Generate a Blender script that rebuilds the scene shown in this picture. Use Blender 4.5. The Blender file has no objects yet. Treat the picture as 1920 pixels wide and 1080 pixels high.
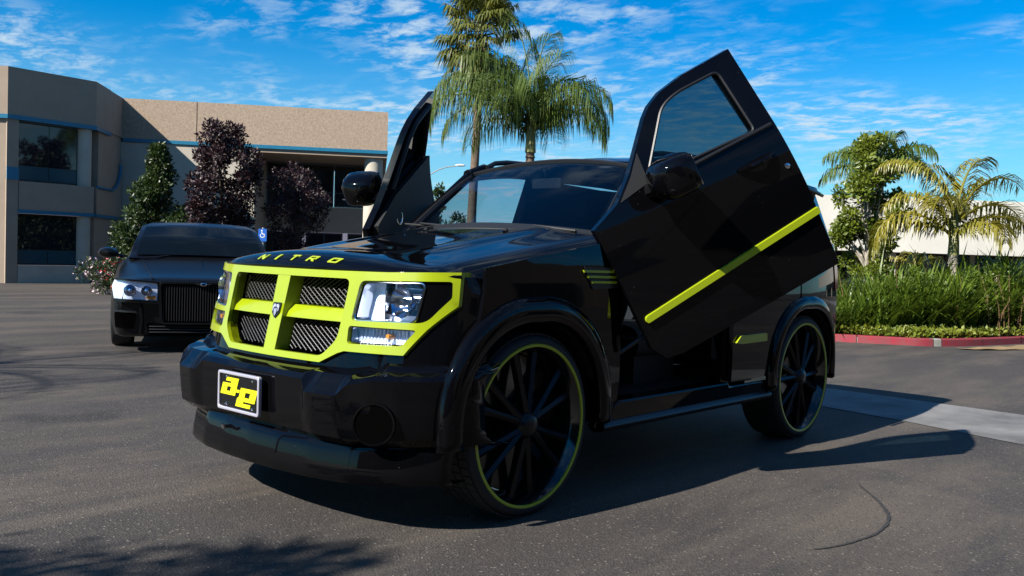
import bpy, bmesh, math, random
import numpy as np
from math import sin, cos, pi, radians, sqrt, atan2
from mathutils import Vector, Matrix
from mathutils.geometry import delaunay_2d_cdt

random.seed(7); rng = np.random.default_rng(7)
scene = bpy.context.scene
COL = scene.collection

# ------------------------------------------------------------------ camera
CAM = np.array([3.05307, 3.47632, 1.14353]); YAW, PITCH, ROLL = radians(221.74977), radians(-2.00262), radians(1.84662)
FPX = 1723.297
fw = np.array([cos(PITCH)*cos(YAW), cos(PITCH)*sin(YAW), sin(PITCH)])
rt = np.array([sin(YAW), -cos(YAW), 0.0]); up = np.cross(rt, fw)
r2 = cos(ROLL)*rt + sin(ROLL)*up; u2 = -sin(ROLL)*rt + cos(ROLL)*up
cd = bpy.data.cameras.new('camera'); co = bpy.data.objects.new('camera', cd); COL.objects.link(co)
cd.sensor_width = 36.0; cd.lens = FPX/1920*36.0; cd.clip_start = .05; cd.clip_end = 20000
co.matrix_world = Matrix(((r2[0], u2[0], -fw[0], CAM[0]), (r2[1], u2[1], -fw[1], CAM[1]), (r2[2], u2[2], -fw[2], CAM[2]), (0, 0, 0, 1)))
scene.camera = co
HW = np.array([cos(YAW), sin(YAW), 0.0])                 # level viewing direction
def spot(lat, dep, z=0.0):                               # a place given by metres to the side of / away from the viewpoint
    p = CAM*np.array([1, 1, 0]) + HW*dep + rt*lat
    return np.array([p[0], p[1], z])

# ------------------------------------------------------------------ world, sun, exposure
SUN = np.array([.775, -.12, .60]); SUN /= np.linalg.norm(SUN)
el = math.asin(SUN[2])
scene.view_settings.view_transform = 'Standard'; scene.view_settings.look = 'None'
scene.view_settings.exposure = 1.28; scene.view_settings.gamma = 1.0
wd = bpy.data.worlds.new('World'); scene.world = wd; wd.use_nodes = True
nt = wd.node_tree; N = nt.nodes; L = nt.links; N.clear()
def nd(nt_, t, **k):
    n = nt_.nodes.new(t)
    for a, b in k.items(): setattr(n, a, b)
    return n
sky = nd(nt, 'ShaderNodeTexSky', sky_type='NISHITA'); sky.sun_disc = False
sky.sun_elevation = el; sky.sun_rotation = atan2(SUN[0], SUN[1]); sky.air_density = 1.0; sky.dust_density = .4; sky.ozone_density = 3.0
hs = nd(nt, 'ShaderNodeHueSaturation'); hs.inputs['Saturation'].default_value = 1.55; hs.inputs['Value'].default_value = .83; hs.inputs['Hue'].default_value = .487
gm = nd(nt, 'ShaderNodeMix', data_type='RGBA', blend_type='MULTIPLY'); gm.inputs[0].default_value = 1.0; gm.inputs[7].default_value = (.05, 1.12, 1.48, 1)
tc = nd(nt, 'ShaderNodeTexCoord'); sp = nd(nt, 'ShaderNodeSeparateXYZ')
L.new(tc.outputs['Generated'], sp.inputs[0])
def mth(op, a, b=None, nt_=nt):
    m = nd(nt_, 'ShaderNodeMath', operation=op)
    for i, v in enumerate((a, b)):
        if v is None: continue
        if isinstance(v, (int, float)): m.inputs[i].default_value = v
        else: nt_.links.new(v, m.inputs[i])
    return m.outputs[0]
zz = mth('ADD', mth('MAXIMUM', sp.outputs[2], 0.0), .10)
cx = mth('DIVIDE', sp.outputs[0], zz); cy = mth('DIVIDE', sp.outputs[1], zz)
cb = nd(nt, 'ShaderNodeCombineXYZ'); L.new(cx, cb.inputs[0]); L.new(cy, cb.inputs[1])
def cloud(scale, detail, rough, stretch, rotz, lo, hi, seed, dist=0.0):
    mp = nd(nt, 'ShaderNodeMapping'); mp.inputs['Rotation'].default_value = (0, 0, rotz); mp.inputs['Scale'].default_value = (1, stretch, 1); mp.inputs['Location'].default_value = (seed, seed*.7, 0)
    L.new(cb.outputs[0], mp.inputs[0])
    no = nd(nt, 'ShaderNodeTexNoise'); no.inputs['Scale'].default_value = scale; no.inputs['Detail'].default_value = detail; no.inputs['Roughness'].default_value = rough; no.inputs['Distortion'].default_value = dist
    L.new(mp.outputs[0], no.inputs['Vector'])
    mr = nd(nt, 'ShaderNodeMapRange', interpolation_type='SMOOTHSTEP'); mr.inputs[1].default_value = lo; mr.inputs[2].default_value = hi
    L.new(no.outputs[0], mr.inputs[0]); return mr.outputs[0]
c_big = cloud(.85, 4, .6, .8, .4, .40, .66, 3.1)
c_rip = cloud(10.0, 8, .66, .7, .5, .42, .66, 1.7, .3)
c_fine = cloud(1.1, 9, .62, .45, .35, .57, .84, 5.2, .3)
cm = mth('MULTIPLY', c_big, c_rip); cm = mth('MAXIMUM', cm, mth('MULTIPLY', c_fine, .9))
# thin haze and cloud bank towards the horizon all the way round
hz = nd(nt, 'ShaderNodeMapRange', interpolation_type='SMOOTHSTEP'); hz.inputs[1].default_value = .24; hz.inputs[2].default_value = .0; hz.inputs[3].default_value = 0; hz.inputs[4].default_value = .55
L.new(sp.outputs[2], hz.inputs[0])
cm = mth('MINIMUM', mth('ADD', mth('MULTIPLY', cm, .85), hz.outputs[0]), .92)
mixc = nd(nt, 'ShaderNodeMix', data_type='RGBA'); mixc.inputs[7].default_value = (5.2, 6.4, 7.4, 1)
L.new(sky.outputs[0], hs.inputs['Color']); L.new(hs.outputs[0], gm.inputs[6]); L.new(cm, mixc.inputs[0]); L.new(gm.outputs[2], mixc.inputs[6])
bgn = nd(nt, 'ShaderNodeBackground'); bgn.inputs[1].default_value = .05
wo = nd(nt, 'ShaderNodeOutputWorld'); L.new(mixc.outputs[2], bgn.inputs[0]); L.new(bgn.outputs[0], wo.inputs[0])
sl = bpy.data.lights.new('sun', 'SUN'); sl.energy = 5.0; sl.angle = radians(.5); sl.color = (1.0, .945, .86)
so = bpy.data.objects.new('sun', sl); COL.objects.link(so)
so.rotation_euler = Vector(SUN).to_track_quat('Z', 'Y').to_euler(); so.location = tuple(SUN*30)

# ------------------------------------------------------------------ materials
M = {}
ALB = .78
def mat(name, col, rough=.5, metal=0.0, var=0.0, vscale=4.0, bump=0.0, bscale=60.0, coat=0.0, spec=.5, trans=0.0, ior=1.5, col2=None, stretch=(1, 1, 1), emit=None, speck=0.0, translucent=0.0, detail=6):
    if metal < .5: col = tuple(c*ALB for c in col); col2 = tuple(c*ALB for c in col2) if col2 else None
    m = bpy.data.materials.new(name); m.use_nodes = True; t = m.node_tree; b = t.nodes['Principled BSDF']
    b.inputs['Base Color'].default_value = (*col, 1); b.inputs['Roughness'].default_value = rough; b.inputs['Metallic'].default_value = metal
    b.inputs['Specular IOR Level'].default_value = spec; b.inputs['IOR'].default_value = ior; b.inputs['Coat Weight'].default_value = coat; b.inputs['Coat Roughness'].default_value = .03
    b.inputs['Transmission Weight'].default_value = trans
    tcn = nd(t, 'ShaderNodeTexCoord'); mp = nd(t, 'ShaderNodeMapping'); mp.inputs['Scale'].default_value = stretch; t.links.new(tcn.outputs['Object'], mp.inputs[0])
    if var or col2:
        no = nd(t, 'ShaderNodeTexNoise'); no.inputs['Scale'].default_value = vscale; no.inputs['Detail'].default_value = detail; no.inputs['Roughness'].default_value = .62
        t.links.new(mp.outputs[0], no.inputs['Vector'])
        mr = nd(t, 'ShaderNodeMapRange'); mr.inputs[1].default_value = .3; mr.inputs[2].default_value = .7; t.links.new(no.outputs[0], mr.inputs[0])
        mx = nd(t, 'ShaderNodeMix', data_type='RGBA')
        c2 = col2 if col2 else tuple(c*(1-var) for c in col)
        mx.inputs[6].default_value = (*col, 1); mx.inputs[7].default_value = (*c2, 1)
        t.links.new(mr.outputs[0], mx.inputs[0]); t.links.new(mx.outputs[2], b.inputs['Base Color'])
    if bump:
        no2 = nd(t, 'ShaderNodeTexNoise'); no2.inputs['Scale'].default_value = bscale; no2.inputs['Detail'].default_value = 4; t.links.new(mp.outputs[0], no2.inputs['Vector'])
        bp = nd(t, 'ShaderNodeBump'); bp.inputs['Strength'].default_value = bump; bp.inputs['Distance'].default_value = .01
        t.links.new(no2.outputs[0], bp.inputs['Height']); t.links.new(bp.outputs[0], b.inputs['Normal'])
    if emit: b.inputs['Emission Color'].default_value = (*emit[:3], 1); b.inputs['Emission Strength'].default_value = emit[3]
    if translucent:
        tr = nd(t, 'ShaderNodeBsdfTranslucent'); ms = nd(t, 'ShaderNodeMixShader'); ms.inputs[0].default_value = translucent
        out = t.nodes['Material Output']
        if var or col2: t.links.new(mx.outputs[2], tr.inputs[0])
        else: tr.inputs[0].default_value = (*col, 1)
        t.links.new(b.outputs[0], ms.inputs[1]); t.links.new(tr.outputs[0], ms.inputs[2]); t.links.new(ms.outputs[0], out.inputs[0])
    M[name] = m; return m

def glass_tint(name, tint, alpha, rough=.0):
    # thin tinted pane: part of the light passes straight through, the rest is body colour, with a mirror-like face
    m = bpy.data.materials.new(name); m.use_nodes = True; t = m.node_tree; t.nodes.clear()
    tr = nd(t, 'ShaderNodeBsdfTransparent'); tr.inputs[0].default_value = (*tint, 1)
    df = nd(t, 'ShaderNodeBsdfDiffuse'); df.inputs[0].default_value = (.004, .006, .008, 1)
    m1 = nd(t, 'ShaderNodeMixShader'); m1.inputs[0].default_value = alpha
    gl = nd(t, 'ShaderNodeBsdfGlossy'); gl.inputs['Roughness'].default_value = rough
    ge = nd(t, 'ShaderNodeNewGeometry'); dp = nd(t, 'ShaderNodeVectorMath', operation='DOT_PRODUCT'); t.links.new(ge.outputs['Incoming'], dp.inputs[0]); t.links.new(ge.outputs['Normal'], dp.inputs[1])
    ca = mth('SUBTRACT', 1.0, mth('ABSOLUTE', dp.outputs['Value'], None, t), t); fz = mth('ADD', .03, mth('MULTIPLY', mth('POWER', ca, 5.0, t), .9, t), t)
    m2 = nd(t, 'ShaderNodeMixShader'); o = nd(t, 'ShaderNodeOutputMaterial')
    t.links.new(tr.outputs[0], m1.inputs[1]); t.links.new(df.outputs[0], m1.inputs[2]); t.links.new(fz, m2.inputs[0])
    t.links.new(m1.outputs[0], m2.inputs[1]); t.links.new(gl.outputs[0], m2.inputs[2]); t.links.new(m2.outputs[0], o.inputs[0])
    M[name] = m
glass_tint('windscreen_glass', (.68, .76, .82), .05)
glass_tint('tinted_glass', (.34, .46, .50), .15)
glass_tint('dark_glass', (.05, .06, .07), .6)
glass_tint('lamp_glass', (.92, .95, 1.0), .0)

def paint(name, col, rough, flake=.0):
    m = mat(name, col, rough, coat=.0, spec=.22)
    t = m.node_tree; b = t.nodes['Principled BSDF']
    tcn = nd(t, 'ShaderNodeTexCoord')
    # faint orange peel and a little dust
    n1 = nd(t, 'ShaderNodeTexNoise'); n1.inputs['Scale'].default_value = 9; n1.inputs['Detail'].default_value = 2; t.links.new(tcn.outputs['Object'], n1.inputs['Vector'])
    bp = nd(t, 'ShaderNodeBump'); bp.inputs['Strength'].default_value = .010; bp.inputs['Distance'].default_value = .02; t.links.new(n1.outputs[0], bp.inputs['Height']); t.links.new(bp.outputs[0], b.inputs['Normal'])
    v = nd(t, 'ShaderNodeTexVoronoi'); v.inputs['Scale'].default_value = 46; t.links.new(tcn.outputs['Object'], v.inputs['Vector'])
    mr = nd(t, 'ShaderNodeMapRange'); mr.inputs[1].default_value = .055; mr.inputs[2].default_value = .03; mr.inputs[3].default_value = 0; mr.inputs[4].default_value = .5; t.links.new(v.outputs['Distance'], mr.inputs[0])
    mx = nd(t, 'ShaderNodeMix', data_type='RGBA'); mx.inputs[6].default_value = (*col, 1); mx.inputs[7].default_value = (.30, .29, .27, 1)
    n2 = nd(t, 'ShaderNodeTexNoise'); n2.inputs['Scale'].default_value = 7; t.links.new(tcn.outputs['Object'], n2.inputs['Vector'])
    th = nd(t, 'ShaderNodeMapRange'); th.inputs[1].default_value = .56; th.inputs[2].default_value = .62; t.links.new(n2.outputs[0], th.inputs[0])
    t.links.new(mth('MULTIPLY', mr.outputs[0], th.outputs[0], t), mx.inputs[0]); t.links.new(mx.outputs[2], b.inputs['Base Color'])
    return m
paint('gloss_black', (.0015, .0015, .002), .035)
mat('satin_black', (.004, .004, .005), .42, bump=.05, bscale=200)
mat('matte_black_paint', (.0028, .003, .0036), .27, var=.3, vscale=3, spec=.4)
mat('black_plastic', (.006, .006, .006), .55, bump=.08, bscale=300)
mat('interior_black', (.004, .004, .0045), .7, bump=.1, bscale=150)
mat('lime_paint', (.30, .375, .006), .25, coat=.5, var=.06, vscale=9)
mat('lime_trim', (.32, .40, .007), .3, coat=.3)
mat('plate_yellow', (.72, .70, .01), .35)
mat('plate_black', (.004, .004, .004), .3)
mat('chrome', (.66, .67, .72), .14, 1.0)
mat('frame_metal', (.62, .60, .70), .35, .7)
mat('reflector', (.86, .88, .92), .42, .55, bump=.35, bscale=34)
mat('mesh_metal', (.10, .10, .105), .4, 1.0)
mat('dark_rim', (.006, .006, .006), .12, 0.0, spec=.6)
mat('spoke_metal', (.008, .008, .009), .3, .3, spec=.4)
mat('rubber', (.011, .011, .011), .75, var=.4, vscale=25, bump=.15, bscale=120)
mat('amber', (.8, .28, .03), .2)
mat('tail_red', (.35, .01, .012), .15)
mat('white_light', (.85, .86, .88), .2)
mat('black_hole', (.0015, .0015, .0015), .9, spec=0.0)
# ground
def asphalt():
    m = bpy.data.materials.new('asphalt'); m.use_nodes = True; t = m.node_tree; b = t.nodes['Principled BSDF']
    g = nd(t, 'ShaderNodeNewGeometry')
    def noise(scale, det, r=.6, st=None, rz=0):
        n = nd(t, 'ShaderNodeTexNoise'); n.inputs['Scale'].default_value = scale; n.inputs['Detail'].default_value = det; n.inputs['Roughness'].default_value = r
        mp = nd(t, 'ShaderNodeMapping'); mp.inputs['Rotation'].default_value = (0, 0, rz); mp.inputs['Scale'].default_value = st or (1, 1, 1)
        t.links.new(g.outputs['Position'], mp.inputs[0]); t.links.new(mp.outputs[0], n.inputs['Vector']); return n.outputs[0]
    def rng_(x, a, b2, c=0., d=1.):
        mr = nd(t, 'ShaderNodeMapRange'); mr.inputs[1].default_value = a; mr.inputs[2].default_value = b2; mr.inputs[3].default_value = c; mr.inputs[4].default_value = d; t.links.new(x, mr.inputs[0]); return mr.outputs[0]
    def mix(f, a, b2):
        mx = nd(t, 'ShaderNodeMix', data_type='RGBA')
        for i, v in ((0, f), (6, a), (7, b2)):
            if isinstance(v, tuple): mx.inputs[i].default_value = (*v, 1)
            elif isinstance(v, float): mx.inputs[i].default_value = v
            else: t.links.new(v, mx.inputs[i])
        return mx.outputs[2]
    base = mix(rng_(noise(.35, 5), .35, .65), (0.0248, 0.0220, 0.0212), (0.0416, 0.0352, 0.0304))
    base = mix(rng_(noise(.9, 6, .65, (.35, 1.6, 1), .75), .45, .62, 0, .8), base, (0.0784, 0.0640, 0.0504))
    base = mix(rng_(noise(.22, 7, .7, (1, 1, 1), .2), .54, .60, 0, .55), base, (0.0208, 0.0192, 0.0200))                # old patching
    base = mix(rng_(noise(.55, 3, .5, (1, 1, 1), 1.2), .66, .72, 0, .75), base, (0.0112, 0.0108, 0.0112))              # oil spots          # dusty drag streaks
    base = mix(rng_(noise(1.6, 4, .6, (.22, 1.9, 1), .62), .56, .72, 0, .6), base, (0.0208, 0.0200, 0.0208))           # darker tyre-polished bands
    vor = nd(t, 'ShaderNodeTexVoronoi'); vor.inputs['Scale'].default_value = 130; t.links.new(g.outputs['Position'], vor.inputs['Vector'])
    sep = nd(t, 'ShaderNodeSeparateColor'); t.links.new(vor.outputs['Color'], sep.inputs[0])
    base = mix(rng_(sep.outputs[0], .62, 1.0, 0, .55), base, (0.0736, 0.0640, 0.0560))                                # aggregate grains
    base = mix(rng_(sep.outputs[1], .80, .95, 0, .6), base, (0.0144, 0.0136, 0.0144))
    base = mix(rng_(sep.outputs[2], .985, .99, 0, .7), base, (0.1600, 0.1440, 0.1200))                                    # a few bright stones
    t.links.new(base, b.inputs['Base Color'])
    b.inputs['Roughness'].default_value = .82; b.inputs['Specular IOR Level'].default_value = .35
    h = mth('ADD', mth('MULTIPLY', vor.outputs['Distance'], .8, t), mth('MULTIPLY', noise(30, 4), .6, t), t)
    bp = nd(t, 'ShaderNodeBump'); bp.inputs['Strength'].default_value = .55; bp.inputs['Distance'].default_value = .008
    t.links.new(h, bp.inputs['Height']); t.links.new(bp.outputs[0], b.inputs['Normal']); M['asphalt'] = m
asphalt()
mat('concrete_pale', (.21, .205, .20), .85, col2=(.085, .083, .083), vscale=2.2, bump=.3, bscale=60, detail=10)
mat('tar', (.027, .025, .024), .8, var=.4, vscale=20)
mat('dry_soil', (.30, .20, .09), .95, var=.45, vscale=7, bump=.6, bscale=40)
mat('bed_soil', (.055, .045, .028), .95, var=.5, vscale=9, bump=.6, bscale=30)
mat('kerb_red', (.27, .010, .028), .6, col2=(.16, .045, .045), vscale=9, bump=.25, bscale=60)
mat('kerb_grey', (.30, .30, .26), .8, var=.3, vscale=8)
mat('aggregate', (.44, .335, .245), .9, col2=(.27, .20, .145), vscale=16, bump=.5, bscale=70, detail=10)
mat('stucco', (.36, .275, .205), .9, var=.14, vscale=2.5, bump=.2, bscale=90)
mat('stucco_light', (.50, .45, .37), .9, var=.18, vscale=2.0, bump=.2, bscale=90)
mat('blue_trim', (.012, .17, .30), .4, var=.2, vscale=6)
mat('blue_panel', (.012, .06, .085), .25)
mat('building_glass', (.010, .013, .018), .04, spec=.6)
mat('window_frame', (.02, .02, .022), .4)
mat('white_wall', (.66, .63, .55), .85, col2=(.56, .53, .46), vscale=.9, bump=.1, bscale=40)
mat('cream_wall', (.62, .52, .30), .85, var=.15, vscale=2)
mat('bark', (.16, .115, .075), .9, var=.5, vscale=9, bump=.8, bscale=22, stretch=(1, 1, .3))
mat('palm_bark', (.17, .115, .075), .9, var=.45, vscale=8, bump=.8, bscale=18, stretch=(.4, .4, 2.2))
mat('pale_bark', (.42, .37, .30), .9, var=.45, vscale=7, bump=.6, bscale=20)
mat('crownshaft', (.20, .21, .06), .6, var=.4, vscale=6, stretch=(2, 2, .4))
mat('leaf_dark', (.016, .036, .008), .45, col2=(.05, .082, .012), vscale=3, translucent=.25)
mat('leaf_tree', (.075, .12, .012), .4, col2=(.20, .24, .018), vscale=2.5, translucent=.35)
mat('leaf_plum', (.014, .004, .007), .5, col2=(.040, .011, .014), vscale=3, translucent=.2)
mat('frond_queen', (.045, .085, .016), .6, spec=.25, col2=(.115, .165, .02), vscale=1.2, translucent=.25)
mat('frond_fan', (.06, .085, .015), .4, col2=(.17, .17, .025), vscale=1.4, translucent=.3)
mat('frond_gold', (.16, .17, .018), .4, col2=(.32, .27, .03), vscale=1.2, translucent=.35)
mat('frond_dead', (.20, .12, .045), .8, var=.5, vscale=3)
mat('strap_leaf', (.06, .12, .012), .4, col2=(.16, .22, .02), vscale=2.5, translucent=.35)
mat('cover_leaf', (.11, .16, .012), .5, col2=(.24, .26, .02), vscale=3, translucent=.3)
mat('hill', (.085, .075, .105), .95, var=.3, vscale=.004)
mat('sign_blue', (.01, .10, .42), .4)
mat('sign_white', (.8, .8, .8), .4)
mat('galvanised', (.35, .35, .35), .45, .6)
mat('lamp_grey', (.55, .55, .54), .4)
mat('dark_block_wall', (.09, .055, .03), .95, var=.5, vscale=20)
mat('flower_pale', (.62, .45, .5), .6)
mat('flower_red', (.5, .02, .03), .5)
mat('boulder', (.30, .28, .27), .9, var=.4, vscale=6, bump=.7, bscale=14)
mat('blue_grey_metal', (.10, .13, .17), .35, .5)

# ------------------------------------------------------------------ mesh helpers
class MB:
    def __init__(s): s.v = []; s.f = []
    def add(s, v, f):
        o = len(s.v); s.v.extend([tuple(map(float, p)) for p in v]); s.f.extend([tuple(i+o for i in q) for q in f]); return s
    def box(s, c, d, R=None):
        c = np.array(c, float); P = np.array([(x, y, z) for x in (-.5, .5) for y in (-.5, .5) for z in (-.5, .5)])*np.array(d)
        if R is not None: P = P@np.array(R).T
        return s.add(P+c, [(0, 1, 3, 2), (4, 6, 7, 5), (0, 4, 5, 1), (2, 3, 7, 6), (0, 2, 6, 4), (1, 5, 7, 3)])
    def tube(s, path, rad, n=8, cap=True):
        P = [np.array(p, float) for p in path]; k = len(P); rad = rad if hasattr(rad, '__len__') else [rad]*k; V = []; F = []
        ref = None
        for i in range(k):
            t = P[min(i+1, k-1)]-P[max(i-1, 0)]; t = t/(np.linalg.norm(t)+1e-9)
            if ref is None: ref = np.array([0, 0, 1.]) if abs(t[2]) < .9 else np.array([1., 0, 0])
            a = np.cross(ref, t); a /= np.linalg.norm(a)+1e-9; b = np.cross(t, a); ref = b
            for j in range(n):
                q = 2*pi*j/n; V.append(P[i]+rad[i]*(cos(q)*a+sin(q)*b))
        for i in range(k-1):
            for j in range(n): F.append((i*n+j, i*n+(j+1) % n, (i+1)*n+(j+1) % n, (i+1)*n+j))
        if cap: F.append(tuple(range(n-1, -1, -1))); F.append(tuple((k-1)*n+j for j in range(n)))
        return s.add(V, F)
    def grid(s, fn, us, vs, close_u=False):
        V = [fn(u, v) for u in us for v in vs]; m = len(vs); F = []
        nu = len(us)
        for i in range(nu if close_u else nu-1):
            for j in range(m-1): a = i*m+j; b = ((i+1) % nu)*m+j; F.append((a, b, b+1, a+1))
        return s.add(V, F)
    def lathe(s, prof, origin, axis='y', n=48, sgn=1, closed=False):
        # prof: (radius, along-axis)
        o = np.array(origin, float); V = []; F = []; m = len(prof)
        for i in range(n):
            q = 2*pi*i/n
            for r, a in prof:
                if axis == 'y': V.append(o+np.array([r*cos(q), sgn*a, r*sin(q)]))
                elif axis == 'z': V.append(o+np.array([r*cos(q), r*sin(q), a]))
                else: V.append(o+np.array([sgn*a, r*cos(q), r*sin(q)]))
        for i in range(n):
            for j in range(m if closed else m-1):
                j2 = (j+1) % m; F.append((i*m+j, ((i+1) % n)*m+j, ((i+1) % n)*m+j2, i*m+j2))
        return s.add(V, F)
    def solid(s, poly, fn, t, holes=(), grid=.2):
        v, f = plate_geo(poly, holes, fn, t, grid); return s.add(v, f)
    def xf(s, fn): s.v = [tuple(fn(np.array(p))) for p in s.v]; return s

def inside(poly, P):
    x, y = P[:, 0], P[:, 1]; r = np.zeros(len(P), bool); n = len(poly)
    for i in range(n):
        x1, y1 = poly[i]; x2, y2 = poly[(i+1) % n]
        c = ((y1 > y) != (y2 > y))
        with np.errstate(divide='ignore', invalid='ignore'): xi = (x2-x1)*(y-y1)/(y2-y1+1e-30)+x1
        r ^= c & (x < xi)
    return r
def resample(poly, g):
    out = []; n = len(poly)
    for i in range(n):
        a = np.array(poly[i], float); b = np.array(poly[(i+1) % n], float); k = max(1, int(math.ceil(np.linalg.norm(b-a)/g)))
        for j in range(k): out.append(tuple(a+(b-a)*j/k))
    return out
def rounded(poly, r, n=5):
    out = []; m = len(poly)
    for i in range(m):
        p = np.array(poly[i], float); a = np.array(poly[i-1], float)-p; b = np.array(poly[(i+1) % m], float)-p
        la, lb = np.linalg.norm(a), np.linalg.norm(b); ri = r[i] if hasattr(r, '__len__') else r
        d = min(ri, la*.48, lb*.48)
        if d < 1e-4: out.append(tuple(p)); continue
        s0 = p+a/la*d; s1 = p+b/lb*d
        for k in range(n+1): t = k/n; out.append(tuple((1-t)**2*s0+2*t*(1-t)*p+t*t*s1))
    return out
def plate_geo(outer, holes, fn, t, grid):
    loops = [resample(outer, grid)]+[resample(h, grid) for h in holes]
    pts = []; edges = []
    for lp in loops:
        o = len(pts); pts += lp; edges += [(o+i, o+(i+1) % len(lp)) for i in range(len(lp))]
    B = np.array(pts); lo, hi = B.min(0), B.max(0)
    gx = np.arange(lo[0]+grid/2, hi[0], grid); gy = np.arange(lo[1]+grid/2, hi[1], grid)
    if len(gx)*len(gy) and len(gx)*len(gy) < 20000:
        G = np.array([(x, y) for x in gx for y in gy]); k = inside(outer, G)
        for h in holes: k &= ~inside(h, G)
        G = G[k]
        if len(G):
            d = np.min(np.linalg.norm(G[:, None]-B[None], axis=2), axis=1); G = G[d > grid*.45]; pts = pts+[tuple(p) for p in G]
    r = delaunay_2d_cdt([Vector(p) for p in pts], edges, [], 0, 1e-7)
    V = np.array([tuple(v) for v in r[0]]); Fc = [tuple(f) for f in r[2]]
    if not Fc: return [], []
    C = np.array([V[list(f)].mean(0) for f in Fc]); k = inside(outer, C)
    for h in holes: k &= ~inside(h, C)
    Fc = [f for f, q in zip(Fc, k) if q]
    n = len(V); A = [fn(x, y, 0.0) for x, y in V]
    if t == 0: return A, Fc
    A += [fn(x, y, t) for x, y in V]
    cnt = {}
    for f in Fc:
        for i in range(len(f)):
            e = (f[i], f[(i+1) % len(f)]); cnt[e] = cnt.get(e, 0)+1
    F = list(Fc)+[tuple(i+n for i in reversed(f)) for f in Fc]
    for (a, b) in cnt:
        if (b, a) not in cnt: F.append((b, a, a+n, b+n))
    return A, F

def obj(name, mb, m, parent=None, smooth=38, bevel=0.0, seg=2, fix=True, solid=0.0):
    me = bpy.data.meshes.new(name); me.from_pydata(mb.v, [], mb.f)
    if fix and len(mb.f) < 60000:
        bm = bmesh.new(); bm.from_mesh(me); bmesh.ops.recalc_face_normals(bm, faces=bm.faces); bm.to_mesh(me); bm.free()
    me.materials.append(M[m] if isinstance(m, str) else m)
    if smooth:
        me.polygons.foreach_set('use_smooth', [True]*len(me.polygons)); me.set_sharp_from_angle(angle=radians(smooth))
    o = bpy.data.objects.new(name, me); COL.objects.link(o)
    if parent is not None: o.parent = parent
    if solid:
        md = o.modifiers.new('s', 'SOLIDIFY'); md.thickness = solid; md.offset = -1
    if bevel:
        md = o.modifiers.new('b', 'BEVEL'); md.width = bevel; md.segments = seg; md.limit_method = 'ANGLE'; md.angle_limit = radians(40)
    return o
def tag(o, label, cat, group=None):
    o['label'] = label; o['category'] = cat
    if group: o['group'] = group
    return o
def thing(name, label, cat, loc=(0, 0, 0), rz=0.0, group=None):
    o = bpy.data.objects.new(name, None); COL.objects.link(o); o.location = tuple(map(float, loc)); o.rotation_euler = (0, 0, rz); o.empty_display_size = .3
    return tag(o, label, cat, group)
def struct(name, mb, m, **k):
    o = obj(name, mb, m, **k); o['kind'] = 'structure'; return o
def interp(x, xs, ys): return float(np.interp(x, xs, ys))
def sm(t): t = min(1, max(0, t)); return t*t*(3-2*t)
def circ(cx_, cy_, r, n=32, a0=0, a1=2*pi):
    full = abs(a1-a0-2*pi) < 1e-6; k = n if full else n+1
    return [(cx_+r*cos(a0+(a1-a0)*i/n), cy_+r*sin(a0+(a1-a0)*i/n)) for i in range(k)]

# ================================================================== the black sport utility vehicle
# axes: +x is the car's nose, +y its left (driver's) side; the origin lies on the ground under the front axle
suv = thing('sport_utility_vehicle', 'glossy black SUV with lime green grille and both front doors swung up', 'car')
PLY = [0, .15, .3, .42, .5, .58, .65, .70, .75, .79, .82, .845, .865, .885, .9, .95]
PLX = [.705, .7015, .69, .675, .66, .636, .61, .587, .56, .525, .49, .455, .42, .375, .33, .1]
_fy = np.linspace(0, .95, 400); _fx = np.interp(_fy, PLY, PLX)
_k = np.hanning(25); _k /= _k.sum(); _pad = np.concatenate([_fx[1:13][::-1], _fx, _fx[-1]+(_fx[-1]-_fx[-2])*np.arange(1, 13)]); _fx = np.convolve(_pad, _k, 'valid')
def xf(y, z): return float(np.interp(abs(y), _fy, _fx))-.22*(z-.87)
def FR(off=0.0): return lambda y, z, d: (xf(y, z)+off-d, y, z)
def mirror(P): return [(-a, b) for a, b in reversed(P)]
def both(h): return h+[(-a, b) for a, b in reversed(h)]

HEX = [(.0, 1.027), (.43, 1.027), (.428, .892), (.424, .776), (.349, .702), (0, .700)]
hexhole = rounded([(-.43, 1.027), (.43, 1.027), (.428, .892), (.422, .776), (.349, .702), (-.349, .702), (-.422, .776), (-.428, .892)], .03)
headhole = rounded([(.487, 1.022), (.832, 1.031), (.838, .965), (.783, .862), (.476, .857)], [.025, .01, .01, .03, .02])
lowhole = rounded([(.470, .836), (.760, .834), (.716, .768), (.478, .763)], .016)
surr_out = both([(0, 1.058), (.3, 1.058), (.6, 1.06), (.848, 1.069), (.855, .933), (.79, .837), (.729, .732), (.471, .732), (.44, .722), (.347, .676), (0, .676)])
mb = MB().solid(surr_out, FR(.012), .055, [hexhole, headhole, lowhole, mirror(headhole), mirror(lowhole)], .03)
surround = obj('grille_surround', mb, 'lime_paint', suv, bevel=.010, seg=3, smooth=30)
o = obj('grille_bar', MB().solid([(-.047, 1.029), (.047, 1.029), (.042, .700), (-.042, .700)], FR(.010), .075, (), .04), 'lime_paint', suv, bevel=.005)
for s in (1, -1):
    def hb(y, z, d): return (xf(y, z)-.012-.9*max(0, z-.865)-d, y, z)
    P = [(s*.044, .846), (s*.426, .846), (s*.428, .897), (s*.046, .899)]
    obj('grille_bar', MB().solid(P, hb, .055, (), .03), 'lime_paint', suv, bevel=.006)
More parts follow.
